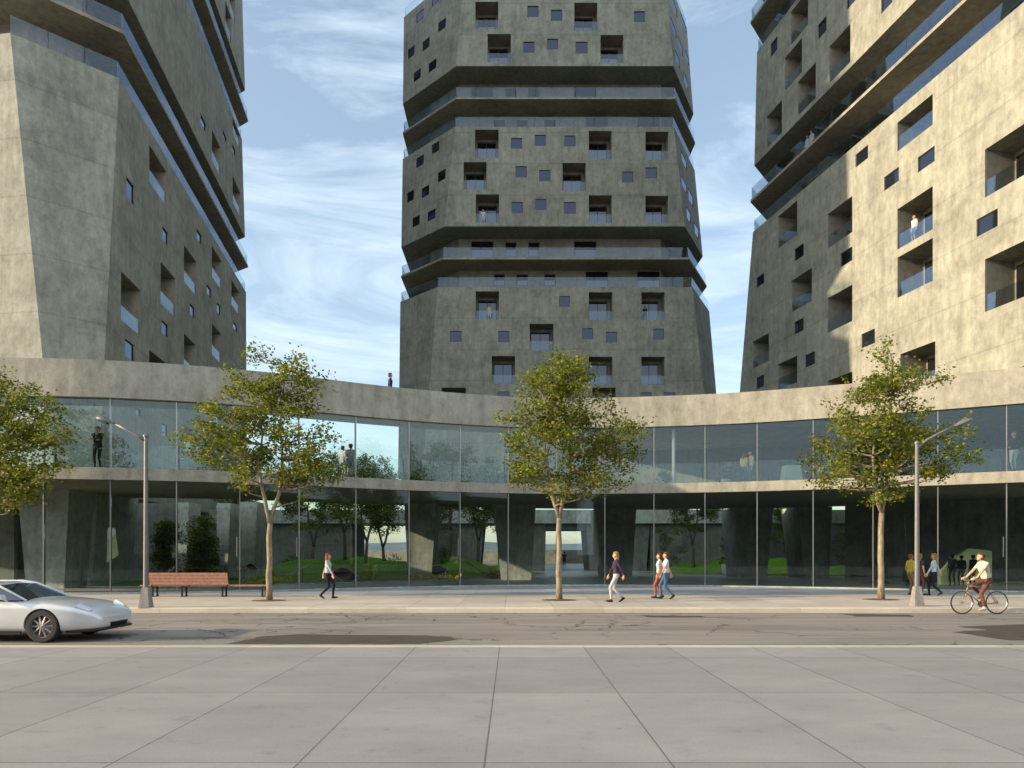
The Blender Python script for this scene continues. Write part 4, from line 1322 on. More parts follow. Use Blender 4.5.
# ------------------------------------------------------------------ street furniture
def lamp(px, py, side, label, top_px, arm, head):
    Y = CAMZ * F / (py - HY)
    x = gx(px, Y); H = CAMZ + (HY - top_px) / F * Y
    root = thing('street_lamp', label, 'street lamp', (x, Y, 0), 0, 'street lamps along the far kerb')
    mb = MB()
    w0, w1, h = 0.165, 0.09, 0.62
    mb.hexa([(x - w0, Y - w0, 0.0), (x + w0, Y - w0, 0.0), (x + w0, Y + w0, 0.0), (x - w0, Y + w0, 0.0), (x - w1, Y - w1, h), (x + w1, Y - w1, h), (x + w1, Y + w1, h), (x - w1, Y + w1, h)])
    mb.build('base', M['lamp_base'], root)
    mb = MB(); mb.tube([(x, Y, h + .002), (x, Y, 2.5), (x, Y, H)], [0.078, 0.068, 0.056], 14); mb.lathe((x, Y, H), [(0.07, 0.003), (0.085, 0.003), (0.085, 0.05), (0.03, 0.10), (0.001, 0.11)], 14)
    mb.build('pole', M['lamp_steel'], root, smooth=False)
    mb = MB()
    pts = [Vector((x, Y, H - 0.12))] + [P(a, b_, Y) for a, b_ in arm]
    mb.tube(pts, [0.055] + [0.045] * len(arm), 8)
    mb.build('arm', M['lamp_steel'], root, smooth=True)
    mb = MB()
    c0, c1 = P(*head[0], Y), P(*head[1], Y)
    ax = (c1 - c0); L = ax.length; ax.normalize()
    up = Vector((-ax.z * (1 if ax.x > 0 else -1), 0, abs(ax.x))).normalized()
    N = 10; prof = [(0.0, 0.045), (0.12, 0.06), (0.3, 0.115), (0.55, 0.15), (0.8, 0.13), (0.95, 0.08), (1.0, 0.02)]
    rings = []
    for s, w in prof:
        c = c0 + ax * (L * s)
        rings.append([c + Vector((0, 1, 0)) * (w * math.cos(2 * PI * k / N)) + up * ((0.10 if math.sin(2 * PI * k / N) > 0 else 0.05) * w / 0.13 * math.sin(2 * PI * k / N)) for k in range(N)])
    vs = [v_ for r_ in rings for v_ in r_]
    fs = [(i * N + k, i * N + (k + 1) % N, (i + 1) * N + (k + 1) % N, (i + 1) * N + k) for i in range(len(prof) - 1) for k in range(N)]
    fs += [tuple(range(N)), tuple(reversed(range((len(prof) - 1) * N, len(prof) * N)))]
    mb.add(vs, fs); hd = mb.build('lamp_head', M['lamp_steel'], root, smooth=True)
    mb = MB(); c = c0 + ax * (L * 0.58) - up * 0.05
    plate(mb, c, ax, up, Vector((0, 1, 0)), -L * 0.22, L * 0.22, -0.03, 0.02, -0.09, 0.09); mb.build('lens', M['pane'], hd)
lamp(146, 607.5, -1, 'grey street lamp in front of the bench, arm reaching left', 437, [(138, 436), (127, 430), (116, 424)], ((114, 423.5), (96.5, 418)))
lamp(917, 606.0, 1, 'grey street lamp beside the right street tree, arm reaching right', 444, [(927, 440), (940, 433), (953, 427)], ((953, 427), (972.5, 419.5)))

# bench
Yb = 28.2
bn = thing('park_bench', 'long reddish wooden park bench with a backrest on half its length', 'bench', (gx(200, Yb), Yb, 0))
xa, xb, xc, xd = gx(139.5, Yb), gx(150, Yb), gx(228.5, Yb), gx(265.5, Yb)
mb = MB()
for k in range(5):
    mb.box(xa, xd, Yb + 0.02 + k * 0.1, Yb + 0.105 + k * 0.1, 0.40, 0.445)
mb.build('seat', M['wood'], bn)
mb = MB()
for k in range(4):
    z0 = 0.455 + k * 0.118
    y0 = Yb - 0.005 - k * 0.03
    mb.hexa([(xb, y0 - .02, z0), (xc, y0 - .02, z0), (xc, y0 + .015, z0), (xb, y0 + .015, z0), (xb, y0 - .045, z0 + .108), (xc, y0 - .045, z0 + .108), (xc, y0 - .01, z0 + .108), (xb, y0 - .01, z0 + .108)])
mb.build('backrest', M['wood'], bn)
for px in (143, 152, 181.5, 222, 262):
    x = gx(px, Yb)
    mb = MB()
    for y0 in (Yb + 0.05, Yb + 0.42):
        mb.box(x - .03, x + .03, y0 - .025, y0 + .025, 0.03, 0.36)
    mb.box(x - .035, x + .035, Yb + 0.0, Yb + 0.5, 0.361, 0.398); mb.box(x - .035, x + .035, Yb + 0.0, Yb + 0.5, 0.003, 0.029)
    mb.build('leg', M['black'], bn)
for px in (151.5, 189, 227):
    x = gx(px, Yb); mb = MB()
    mb.hexa([(x - .03, Yb + .018, .40), (x + .03, Yb + .018, .40), (x + .03, Yb + .05, .40), (x - .03, Yb + .05, .40), (x - .03, Yb - .10, .93), (x + .03, Yb - .10, .93), (x + .03, Yb - .07, .93), (x - .03, Yb - .07, .93)])
    mb.build('back_bracket', M['black'], bn)

# ------------------------------------------------------------------ people
SKIN = plain('skin', (0.52, 0.30, 0.20), 0.6, 0, 0.05, 20)
CLOTH = {}
def cloth(col):
    k = tuple(col)
    if k not in CLOTH:
        CLOTH[k] = plain('fabric', k, 0.9, 0, 0.18, 14, 0.2)
    return CLOTH[k]
EYE = plain('eye_dark', (0.02, 0.015, 0.012), 0.3)
LIP = plain('lip', (0.42, 0.16, 0.13), 0.5)

def capsule(mb, p0, p1, r0, r1, seg=10):
    p0, p1 = Vector(p0), Vector(p1)
    d = p1 - p0
    if d.length < 1e-5:
        d = Vector((0, 0, 1e-4)); p1 = p0 + d
    a = d.normalized()
    pts, rad = [], []
    for k in range(5):
        t_ = (1 - k / 4) * PI / 2
        pts.append(p0 - a * r0 * math.sin(t_)); rad.append(max(r0 * math.cos(t_), 1e-4))
    for k in range(5):
        t_ = k / 4 * PI / 2
        pts.append(p1 + a * r1 * math.sin(t_)); rad.append(max(r1 * math.cos(t_), 1e-4))
    pts2, rad2 = [pts[0]], [rad[0]]
    for p, r_ in zip(pts[1:], rad[1:]):
        if (p - pts2[-1]).length > 1e-5:
            pts2.append(p); rad2.append(r_)
    mb.tube(pts2, rad2, seg)

def skin_mesh(prims, mats, voxel, smooth_it=3, name='body'):
    mb = MB()
    for p in prims:
        capsule(mb, *p[:4])
    me = bpy.data.meshes.new('tmp')
    me.from_pydata(mb.v, [], mb.f)
    o = bpy.data.objects.new('tmp', me)
    COL.objects.link(o)
    md = o.modifiers.new('r', 'REMESH'); md.mode = 'VOXEL'; md.voxel_size = voxel
    if smooth_it:
        ms = o.modifiers.new('s', 'SMOOTH'); ms.iterations = smooth_it; ms.factor = 0.5
    dg = bpy.context.evaluated_depsgraph_get()
    dg.update()
    out = bpy.data.meshes.new_from_object(o.evaluated_get(dg))
    bpy.data.objects.remove(o); bpy.data.meshes.remove(me)
    out.name = name
    out.materials.clear()
    for m_ in mats:
        out.materials.append(m_)
    n = len(out.polygons)
    c = np.empty(n * 3, dtype=np.float32)
    out.polygons.foreach_get('center', c); c = c.reshape(n, 3)
    best = np.full(n, 1e9); mi = np.zeros(n, dtype=np.int32)
    for p in prims:
        a = np.array(p[0]); d = np.array(p[1]) - a
        L2 = max(1e-9, float(d @ d))
        t_ = np.clip(((c - a) @ d) / L2, 0, 1)
        dist = np.linalg.norm(c - a - t_[:, None] * d, axis=1) - (p[2] + (p[3] - p[2]) * t_)
        w = dist < best
        best[w] = dist[w]; mi[w] = p[4]
    out.polygons.foreach_set('material_index', mi)
    out.polygons.foreach_set('use_smooth', np.ones(n, dtype=bool))
    out.update()
    return out

def ik(a, c, l1, l2, pole):
    a, c, pole = Vector(a), Vector(c), Vector(pole)
    d = c - a; L = min(d.length, (l1 + l2) * 0.999)
    c = a + d.normalized() * L
    x = (l1 * l1 - l2 * l2 + L * L) / (2 * L)
    h = math.sqrt(max(0, l1 * l1 - x * x))
    ax = d.normalized(); pv = pole - ax * pole.dot(ax); pv.normalize()
    return a + ax * x + pv * h, c

def person(label, loc, heading, top, legs, shoes=(0.03, 0.025, 0.02), hair=(0.05, 0.03, 0.02), hair_len=0.0, pose='stand', scale=1.0, sleeve='short', detail=True,
           female=False, skirt=None, hands=None, feet=None, lean=0.0, group=None, hip=None, look=0.0, phase=1, head_tilt=0.0, skin=None, shorts=False):
    """local frame: x forward, y left, z up, 1.75 m tall at scale 1"""
    SK, TP, LG, SH, EY, LP_ = range(6)
    mats = [skin or SKIN, cloth(top), cloth(legs), cloth(shoes), EYE, LIP]
    sw = 0.165 if female else 0.19
    if feet is None:
        if pose == 'walk':
            feet = {phase: ((0.18, 0.07 * phase, 0.085), 0.15), -phase: ((-0.23, -0.07 * phase, 0.145), -0.55)}
            hp = 0.915
        else:
            feet = {1: ((0.03, 0.11, 0.085), 0.0), -1: ((-0.02, -0.11, 0.085), 0.0)}
            hp = 0.93
    else:
        hp = hip[2]
    hx = hip[0] if hip else 0.0
    Hp = Vector((hx, 0, hp + 0.02))
    dz = hp - 0.93
    def T(x, y, z):     # torso frame, leaning about the hips
        v_ = Vector((x, y, z - 0.95))
        v_ = Matrix.Rotation(lean, 4, 'Y') @ v_
        return v_ + Hp + Vector((0, 0, 0.0))
    pr = []
    def cap(a, c, r0, r1, m_): pr.append((Vector(a), Vector(c), r0, r1, m_))
    # pelvis and torso
    cw = 0.085 if female else 0.10
    for s in (1, -1):
        cap(T(-0.01, s * 0.075, 0.93), T(0, s * 0.07, 1.02), 0.105, 0.098, LG if not skirt else TP)
        cap(T(0, s * 0.07, 1.03), T(0, s * 0.062, 1.14), 0.105, 0.095, TP)
        cap(T(0, s * 0.062, 1.14), T(0.01, s * cw, 1.33), 0.095, 0.105, TP)
        cap(T(0.0, s * cw, 1.33), T(-0.01, s * (sw - 0.03), 1.42), 0.095, 0.062, TP)
        cap(T(-0.01, 0.03 * s, 1.46), T(-0.01, s * sw, 1.425), 0.055, 0.058, TP)
        if female:
            cap(T(0.065, s * 0.07, 1.29), T(0.06, s * 0.07, 1.28), 0.062, 0.06, TP)
    cap(T(0, 0, 1.03), T(0.01, 0, 1.38), 0.10, 0.10, TP)
    cap(T(-0.01, 0, 1.44), T(0.012, 0, 1.54), 0.055, 0.05, SK)
    # head
    Hm = Matrix.Rotation(look, 4, 'Z') @ Matrix.Rotation(head_tilt, 4, 'Y')
    hc = T(0.02, 0, 1.64)
    def Hd(x, y, z): return hc + (Hm @ Vector((x, y, z)))
    for s in (1, -1):
        cap(Hd(-0.015, s * 0.02, 0.03), Hd(-0.02, s * 0.018, 0.035), 0.083, 0.083, SK)
        cap(Hd(0.02, s * 0.018, -0.03), Hd(0.035, s * 0.014, -0.075), 0.062, 0.038, SK)
        cap(Hd(-0.01, s * 0.077, -0.012), Hd(-0.02, s * 0.083, 0.018), 0.012, 0.016, SK)
        cap(Hd(0.078, s * 0.031, 0.008), Hd(0.079, s * 0.031, 0.008), 0.0115, 0.0115, EY)
        cap(Hd(0.078, s * 0.018, 0.028), Hd(0.072, s * 0.046, 0.026), 0.009, 0.007, SK)
    cap(Hd(0.082, 0, 0.0), Hd(0.099, 0, -0.028), 0.009, 0.015, SK)
    cap(Hd(0.076, 0.016, -0.056), Hd(0.076, -0.016, -0.056), 0.0085, 0.0085, LP_)
    # legs
    for s in (1, -1):
        an, pitch = feet[s]
        hj = Vector((hx, s * 0.09, hp - 0.02))
        kn, an = ik(hj, an, 0.44, 0.425, (1, 0, 0.12))
        cap(hj, kn, 0.092 if not female else 0.09, 0.058, LG)
        lm = LG if not shorts else SK
        cf = kn.lerp(an, 0.3) + Vector((-0.012, 0, 0))
        cap(kn, cf, 0.056, 0.055, lm); cap(cf, an + Vector((0, 0, 0.03)), 0.055, 0.040, lm)
        fd = Matrix.Rotation(-pitch, 4, 'Y')
        def Fp(x, y, z): return an + (fd @ Vector((x, y * s, z)))
        cap(Fp(-0.035, 0, -0.045), Fp(0.05, 0, -0.05), 0.04, 0.036, SH)
        cap(Fp(0.05, 0, -0.052), Fp(0.155, 0.012, -0.06), 0.04, 0.028, SH)
        cap(an + Vector((0, 0, 0.01)), Fp(-0.01, 0, -0.03), 0.042, 0.042, SH)
    # arms and hands
    hands = hands or {}
    for s in (1, -1):
        sj = T(-0.01, s * sw, 1.42)
        if s in hands:
            wt, fdir = hands[s]
            wt = Vector(wt); fdir = Vector(fdir).normalized()
        else:
            swing = (-0.24 if s == phase else 0.26) if pose == 'walk' else 0.06
            wt = sj + Vector((swing, s * 0.04, -0.515)); fdir = Vector((0.15 + swing * 0.4, 0, -1)).normalized()
        el, wt = ik(sj, wt, 0.29, 0.25, (-1, s * 0.35, -0.1))
        am = TP
        cap(sj, sj.lerp(el, 0.55), 0.052, 0.047, TP)
        cap(sj.lerp(el, 0.55), el, 0.042, 0.039, TP if sleeve == 'long' else SK)
        cap(el, el.lerp(wt, 0.85), 0.040, 0.030, TP if sleeve == 'long' else SK)
        cap(el.lerp(wt, 0.85), wt, 0.027, 0.025, SK)
        # palm, four fingers, thumb
        side = fdir.cross(Vector((0, s, 0)))
        side = side.normalized() if side.length > 0.2 else Vector((1, 0, 0))
        pn = side.cross(fdir).normalized()
        cap(wt + fdir * 0.02, wt + fdir * 0.08, 0.024, 0.026, SK)
        cap(wt + fdir * 0.03 + side * 0.02, wt + fdir * 0.08 + side * 0.026, 0.016, 0.016, SK)
        cap(wt + fdir * 0.03 - side * 0.02, wt + fdir * 0.08 - side * 0.022, 0.016, 0.016, SK)
        if detail:
            for q, (o_, l_) in enumerate(((0.030, 0.070), (0.010, 0.080), (-0.011, 0.075), (-0.030, 0.058))):
                b0 = wt + fdir * 0.085 + side * o_
                cur = -pn * s if pn.y * s > 0 else pn * s
                k1 = b0 + (fdir * 0.93 + cur * 0.30).normalized() * l_ * 0.55
                k2 = k1 + (fdir * 0.7 + cur * 0.7).normalized() * l_ * 0.45
                cap(b0, k1, 0.0095, 0.009, SK); cap(k1, k2, 0.009, 0.008, SK)
            tb = wt + fdir * 0.03 + side * 0.030
            t1 = tb + (fdir * 0.75 + side * 0.65).normalized() * 0.04
            cap(tb, t1, 0.012, 0.011, SK); cap(t1, t1 + (fdir * 0.95 + side * 0.2).normalized() * 0.03, 0.011, 0.009, SK)
        else:
            cap(wt + fdir * 0.08, wt + fdir * 0.16, 0.026, 0.016, SK)
    if skirt:
        for k in range(10):
            a = 2 * PI * k / 10
            cap(T(math.cos(a) * 0.06, math.sin(a) * 0.09, 0.98), Vector((hx + math.cos(a) * 0.13, math.sin(a) * 0.16, hp - 0.36)), 0.05, 0.05, TP)
    vox = 0.0085 if detail else 0.016
    me = skin_mesh(pr, mats, vox, 2 if detail else 1)
    Mw = Matrix.Translation(Vector(loc)) @ Matrix.Rotation(heading, 4, 'Z') @ Matrix.Scale(scale, 4)
    root = put('person', me, Mw)
    tag(root, label, 'person', group)
    hp_ = []
    for s in (1, -1):
        hp_.append((Hd(-0.03, s * 0.022, 0.045), Hd(-0.035, s * 0.02, 0.05), 0.088, 0.088, 0))
        hp_.append((Hd(-0.045, s * 0.03, -0.01), Hd(-0.05, s * 0.03, -0.05), 0.066, 0.05, 0))
        hp_.append((Hd(0.03, s * 0.03, 0.085), Hd(0.0, s * 0.05, 0.07), 0.042, 0.05, 0))
        if hair_len > 0:
            hp_.append((Hd(-0.03, s * 0.06, 0.0), Hd(-0.055, s * 0.055, -0.08 - hair_len), 0.042, 0.035, 0))
            hp_.append((Hd(-0.07, s * 0.02, 0.0), Hd(-0.09, s * 0.035, -0.09 - hair_len), 0.055, 0.04, 0))
    hm = skin_mesh(hp_, [cloth(hair)], 0.009 if detail else 0.016, 2, 'hair')
    put('hair', hm, Mw, root)
    return root

def at_ground(px, py, z=0.0):
    Y = (CAMZ - z) * F / (py - HY)
    return (gx(px, Y), Y, z)
LEFT, RIGHT = PI, 0.0
person('woman with reddish hair, pale grey top and black trousers walking past the lawn', at_ground(328, 598.5), RIGHT, (0.40, 0.42, 0.44), (0.015, 0.015, 0.018), hair=(0.20, 0.085, 0.03), hair_len=0.14, pose='walk', scale=0.95, sleeve='long', female=True, phase=1)
person('woman with blonde hair, dark plum top and pale grey trousers walking alone', at_ground(616, 602), LEFT, (0.045, 0.03, 0.055), (0.40, 0.40, 0.40), hair=(0.27, 0.165, 0.06), hair_len=0.06, pose='walk', scale=0.98, sleeve='long', female=True, phase=1)
g = at_ground(666, 599)
person('man with brown hair, white T-shirt and blue jeans walking in front of a companion', g, LEFT, (0.50, 0.50, 0.50), (0.055, 0.12, 0.20), hair=(0.12, 0.05, 0.02), pose='walk', scale=0.97, phase=-1)
person('person in white top and rust red trousers walking half hidden behind the man in jeans', (g[0] - 0.13, g[1] + 0.55, 0), LEFT, (0.50, 0.49, 0.46), (0.30, 0.085, 0.05), hair=(0.10, 0.05, 0.03), pose='stand', scale=0.95, hair_len=0.1, female=True,
       feet={1: ((0.16, 0.08, 0.085), 0.15), -1: ((-0.12, -0.08, 0.10), -0.2)}, hip=(0, 0, 0.92))
g = at_ground(934, 595.5)
person('woman with long blonde hair, light blue shirt and black trousers beside the right lamp', g, math.radians(150), (0.42, 0.50, 0.60), (0.015, 0.016, 0.02), hair=(0.30, 0.18, 0.05), hair_len=0.22, pose='walk', scale=0.94, female=True, sleeve='long', phase=-1, look=0.3)
person('woman in dark top with white sleeves and red bag side, half behind the lamp pole', (g[0] - 0.42, g[1] + 0.25, 0), math.radians(20), (0.05, 0.045, 0.05), (0.10, 0.06, 0.06), hair=(0.26, 0.14, 0.05), hair_len=0.1, scale=0.93, female=True)['label'] = 'dark dressed woman with brown hair facing the blonde woman, half behind the lamp pole'
person('person in mustard jacket mostly hidden behind the right lamp pole', (g[0] - 0.72, g[1] + 0.35, 0), math.radians(10), (0.42, 0.33, 0.07), (0.20, 0.15, 0.08), hair=(0.15, 0.08, 0.04), scale=0.92, sleeve='long')
DS = plain('shadow_figure_skin', (0.10, 0.07, 0.05), 0.8)  # darkened figures added as pedestrians' shadows on the sun patch panel
for k, (px, Y, sc, lab) in enumerate([(952.5, 37.2, 1.0, 'dark suited figure, leftmost of three before the pale green screen'), (961.5, 37.6, 0.96, 'dark figure standing in the middle before the pale green screen'), (973, 37.4, 0.98, 'dark figure before the pale green screen, nearest the cyclist')]):  # stand-ins for pedestrians' shadows on the sun patch
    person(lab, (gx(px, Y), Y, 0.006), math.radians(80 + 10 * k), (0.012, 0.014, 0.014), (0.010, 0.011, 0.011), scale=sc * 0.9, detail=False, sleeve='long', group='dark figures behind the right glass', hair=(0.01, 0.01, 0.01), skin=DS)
# upper floor
def up(px, d=1.3):
    p, n = on_curve(px, d); return (p.x, p.y, ZS1 + 0.003)
person('man in black clothes with folded arms standing on the upper floor near the left lamp', up(92, 0.6), math.radians(-80), (0.02, 0.02, 0.022), (0.022, 0.022, 0.028), hair=(0.16, 0.06, 0.03), sleeve='long', scale=0.98,
       hands={1: ((0.24, -0.08, 1.20), (0.1, -1, 0.1)), -1: ((0.26, 0.06, 1.16), (0.1, 1, 0.1))})
for px, lab, tp, sc, hd in ((354.5, 'dark haired person in pale grey shirt, left one of the couple on the upper floor', (0.40, 0.42, 0.45), 0.93, 60), (362.5, 'taller person in pale grey shirt, right one of the couple on the upper floor', (0.36, 0.38, 0.42), 1.0, 100)):
    person(lab, up(px, 1.7), math.radians(hd), tp, (0.30, 0.33, 0.38), hair=(0.03, 0.025, 0.02), detail=False, scale=sc, sleeve='long')
person('person in cream top and blue jeans beside the silvery bush upstairs', up(743.5, 1.9), math.radians(40), (0.62, 0.52, 0.30), (0.10, 0.17, 0.30), hair=(0.18, 0.09, 0.04), detail=False, scale=0.93, female=True, hair_len=0.1)
person('person in beige shirt and grey trousers embracing a companion upstairs', up(750, 1.9), math.radians(190), (0.60, 0.50, 0.36), (0.22, 0.20, 0.20), hair=(0.16, 0.08, 0.04), detail=False, scale=0.97)
person('woman in navy jacket and pale trousers on the upper floor at the right edge', up(1016, 0.7), math.radians(215), (0.025, 0.03, 0.045), (0.55, 0.60, 0.58), hair=(0.24, 0.12, 0.03), hair_len=0.06, sleeve='long', scale=0.99, female=True,
       feet={1: ((0.14, 0.10, 0.085), 0.1), -1: ((-0.16, -0.10, 0.10), -0.2)}, hip=(0, 0, 0.92), hands={-1: ((0.22, -0.12, 1.08), (0.6, 0.8, -0.1))})
# roof
p, n = on_curve(396, 0.9)
person('man in dark blue clothes standing on the pavilion roof beside the centre tower', (p.x, p.y, ZF0 + 0.655), math.radians(20), (0.02, 0.03, 0.07), (0.03, 0.03, 0.04), hair=(0.10, 0.04, 0.02), detail=False, sleeve='long', scale=0.97)
# balconies
person('person in pale top standing in a loggia of the centre tower, upper block', (gx(483, 77.0), 77.0, CAMZ + (HY - 222.3) / F * 76 + 0.02), -PI / 2, (0.60, 0.60, 0.58), (0.35, 0.38, 0.42), detail=False, hair=(0.12, 0.08, 0.05))
person('person in beige clothes leaning in a loggia of the centre tower, lower block', (gx(489.5, 76.9), 76.9, CAMZ + (HY - 319.5) / F * 76 + 0.02), -PI / 2, (0.52, 0.44, 0.34), (0.45, 0.40, 0.33), detail=False, hair=(0.14, 0.08, 0.05), scale=1.02)
person('dark clothed person in the rightmost loggia of the centre tower, lower block', (gx(645, 77.0), 77.0, CAMZ + (HY - 320.2) / F * 76 + 0.02), -PI / 2, (0.03, 0.035, 0.045), (0.03, 0.03, 0.035), detail=False)
def on_right(px, inn, z):
    p = px_on(px, RP, RD)
    return (p[0] + 0.984 * inn, p[1] + 0.179 * inn, z)
person('woman in white top and denim shorts on a sunlit loggia of the right tower', on_right(908, 0.45, 21.22), math.radians(200), (0.72, 0.68, 0.62), (0.10, 0.18, 0.28), hair=(0.32, 0.09, 0.03), hair_len=0.1, detail=False, female=True, shorts=True, scale=1.0, shoes=(0.4, 0.25, 0.18))
for px, lab, sc in ((800.5, 'left one of two white dressed people on the right tower terrace', 0.96), (804.5, 'right one of two white dressed people on the right tower terrace', 1.0)):
    person(lab, on_right(px, 0.6, 33.0), math.radians(200), (0.66, 0.66, 0.64), (0.60, 0.60, 0.58), hair=(0.08, 0.05, 0.03), detail=False, sleeve='long', scale=sc)
# far passage
person('dark figure walking in the courtyard passage behind the middle street tree', (gx(564.5, 80), 80, 0.006), PI / 2, (0.04, 0.045, 0.05), (0.03, 0.03, 0.035), detail=False, pose='walk')
person('distant dark figure standing beside the walker in the courtyard passage', (gx(561, 84), 84, 0.006), PI / 2, (0.08, 0.06, 0.05), (0.04, 0.04, 0.045), detail=False)

# ------------------------------------------------------------------ bicycle and rider
bx_, by_ = gx(980, 22.15), 22.15
bik = thing('bicycle', 'slim bronze city bicycle ridden along the kerb', 'bicycle', (bx_, by_, -0.15), PI)
BW = W[bik]
def BL(x, y, z): return BW @ Vector((x, y, z))
M['bike'] = plain('bronze_paint', (0.32, 0.20, 0.10), 0.35, 0.5, 0.05)
M['leather'] = plain('brown_leather', (0.16, 0.07, 0.03), 0.6)
WR = 0.34
FW, RW = (0.54, 0, WR), (-0.50, 0, WR)
for c in (RW, FW):
    mb = MB(); mb.tube([BL(c[0] + WR * 0.965 * math.cos(2 * PI * k / 36), 0, c[2] + WR * 0.965 * math.sin(2 * PI * k / 36)) for k in range(37)], 0.017, 8, caps=False)
    w = mb.build('wheel', M['rubber'], bik, smooth=True)
    mb = MB(); mb.tube([BL(c[0] + WR * 0.90 * math.cos(2 * PI * k / 36), 0, c[2] + WR * 0.90 * math.sin(2 * PI * k / 36)) for k in range(37)], 0.010, 6, caps=False)
    for k in range(20):
        a = 2 * PI * k / 20
        mb.tube([BL(c[0], 0.02 * (-1) ** k, c[2]), BL(c[0] + WR * 0.9 * math.cos(a), 0, c[2] + WR * 0.9 * math.sin(a))], 0.0022, 4)
    mb.tube([BL(c[0], -0.05, c[2]), BL(c[0], 0.05, c[2])], 0.022, 8)
    mb.build('rim', M['steel'], w)
mb = MB()
BBp, ST, HTt, HTb = (-0.06, 0, 0.29), (-0.20, 0, 0.80), (0.36, 0, 0.84), (0.40, 0, 0.66)
for a, c, r_ in ((BBp, ST, .017), (ST, HTt, .016), (BBp, HTb, .019), (HTt, HTb, .020), (HTb, (0.45, 0, 0.5), .015)):
    mb.tube([BL(*a), BL(*c)], r_, 8)
for s in (1, -1):
    mb.tube([BL(-0.06, .02 * s, .29), BL(-0.5, .055 * s, WR)], 0.010, 6)
    mb.tube([BL(-0.20, .02 * s, .78), BL(-0.5, .055 * s, WR)], 0.009, 6)
    mb.tube([BL(0.42, .03 * s, .60), BL(0.48, .05 * s, .45), BL(0.54, .05 * s, WR)], 0.011, 6)
mb.build('frame', M['bike'], bik, smooth=True)
mb = MB(); mb.tube([BL(-0.20, 0, .79), BL(-0.225, 0, .90)], 0.013, 8)
mb.build('seat_post', M['steel'], bik)
mb = MB()
N = 10
rings = [[BL(-0.36 + 0.28 * s, w * math.cos(2 * PI * k / N), 0.925 + (0.028 if math.sin(2 * PI * k / N) > 0 else 0.03) * math.sin(2 * PI * k / N)) for k in range(N)] for s, w in ((0, .05), (.15, .085), (.4, .08), (.65, .045), (.9, .028), (1, .012))]
mb.add([v_ for r_ in rings for v_ in r_], [(i * N + k, i * N + (k + 1) % N, (i + 1) * N + (k + 1) % N, (i + 1) * N + k) for i in range(5) for k in range(N)] + [tuple(range(N)), tuple(reversed(range(5 * N, 6 * N)))])
mb.build('saddle', M['leather'], bik, smooth=True)
mb = MB(); mb.tube([BL(0.36, 0, .84), BL(0.345, 0, 1.0)], 0.014, 8)
mb.tube([BL(0.30, -.29, 1.02), BL(0.40, -.22, 1.03), BL(0.40, -.08, 1.0), BL(0.345, 0, 1.0), BL(0.40, .08, 1.0), BL(0.40, .22, 1.03), BL(0.30, .29, 1.02)], 0.012, 8)
mb.build('handlebar', M['steel'], bik, smooth=True)
mb = MB()
mb.lathe(BL(-0.06, -0.06, 0.29), [(0.001, -.004), (0.09, -.004), (0.09, .004), (0.001, .004)], 24, axis='y')
mb.tube([BL(-0.06, .07, .29), BL(-0.03, .08, .125)], 0.011, 6); mb.tube([BL(-0.06, -.07, .29), BL(-0.09, -.08, .455)], 0.011, 6)
mb.tube([BL(-0.06, -.08, .29), BL(-0.06, .08, .29)], 0.016, 8)
for x, y, z in ((-0.03, .13, .125), (-0.09, -.13, .455)):
    mb.tube([BL(x, y - .05, z), BL(x, y + .05, z)], 0.02, 6)
mb.build('crankset', M['steel'], bik)
person('cyclist with reddish brown hair, cream T-shirt and brown trousers riding left along the kerb', (bx_, by_, -0.15), PI, (0.52, 0.46, 0.37), (0.12, 0.055, 0.04), shoes=(0.45, 0.42, 0.38), hair=(0.10, 0.04, 0.02),
       hip=(-0.20, 0, 1.02), lean=0.26, feet={1: ((-0.05, 0.12, 0.21), -0.1), -1: ((-0.12, -0.12, 0.55), -0.15)},
       hands={1: ((0.27, 0.255, 1.07), (1, -0.1, -0.35)), -1: ((0.27, -0.255, 1.07), (1, 0.1, -0.35))}, head_tilt=-0.2, scale=1.0)

# ------------------------------------------------------------------ car
M['paint'] = plain('silver_car_paint', (0.62, 0.63, 0.64), 0.28, 0.25, 0.03, 3, 0.6)
M['paint'].node_tree.nodes['Principled BSDF'].inputs['Coat Weight'].default_value = 0.7
M['paint'].node_tree.nodes['Principled BSDF'].inputs['Coat Roughness'].default_value = 0.04
M['car_glass'] = dark_glass('car_glass', (0.02, 0.022, 0.025), 0.10)
M['rim_metal'] = plain('wheel_alloy', (0.24, 0.23, 0.22), 0.4, 0.6, 0.05)
M['light_glass'] = plain('headlight_glass', (0.62, 0.66, 0.70), 0.08, 0.2, 0.02)
cx0, cy0, cz0 = -12.98, 16.0, -0.15
car = thing('parked_car', 'low silver sports coupe on the road at the left picture edge', 'car', (cx0, cy0, cz0))
car.name = 'sports_car'
def CP(x, y, z): return (cx0 + x, cy0 + y, cz0 + z)
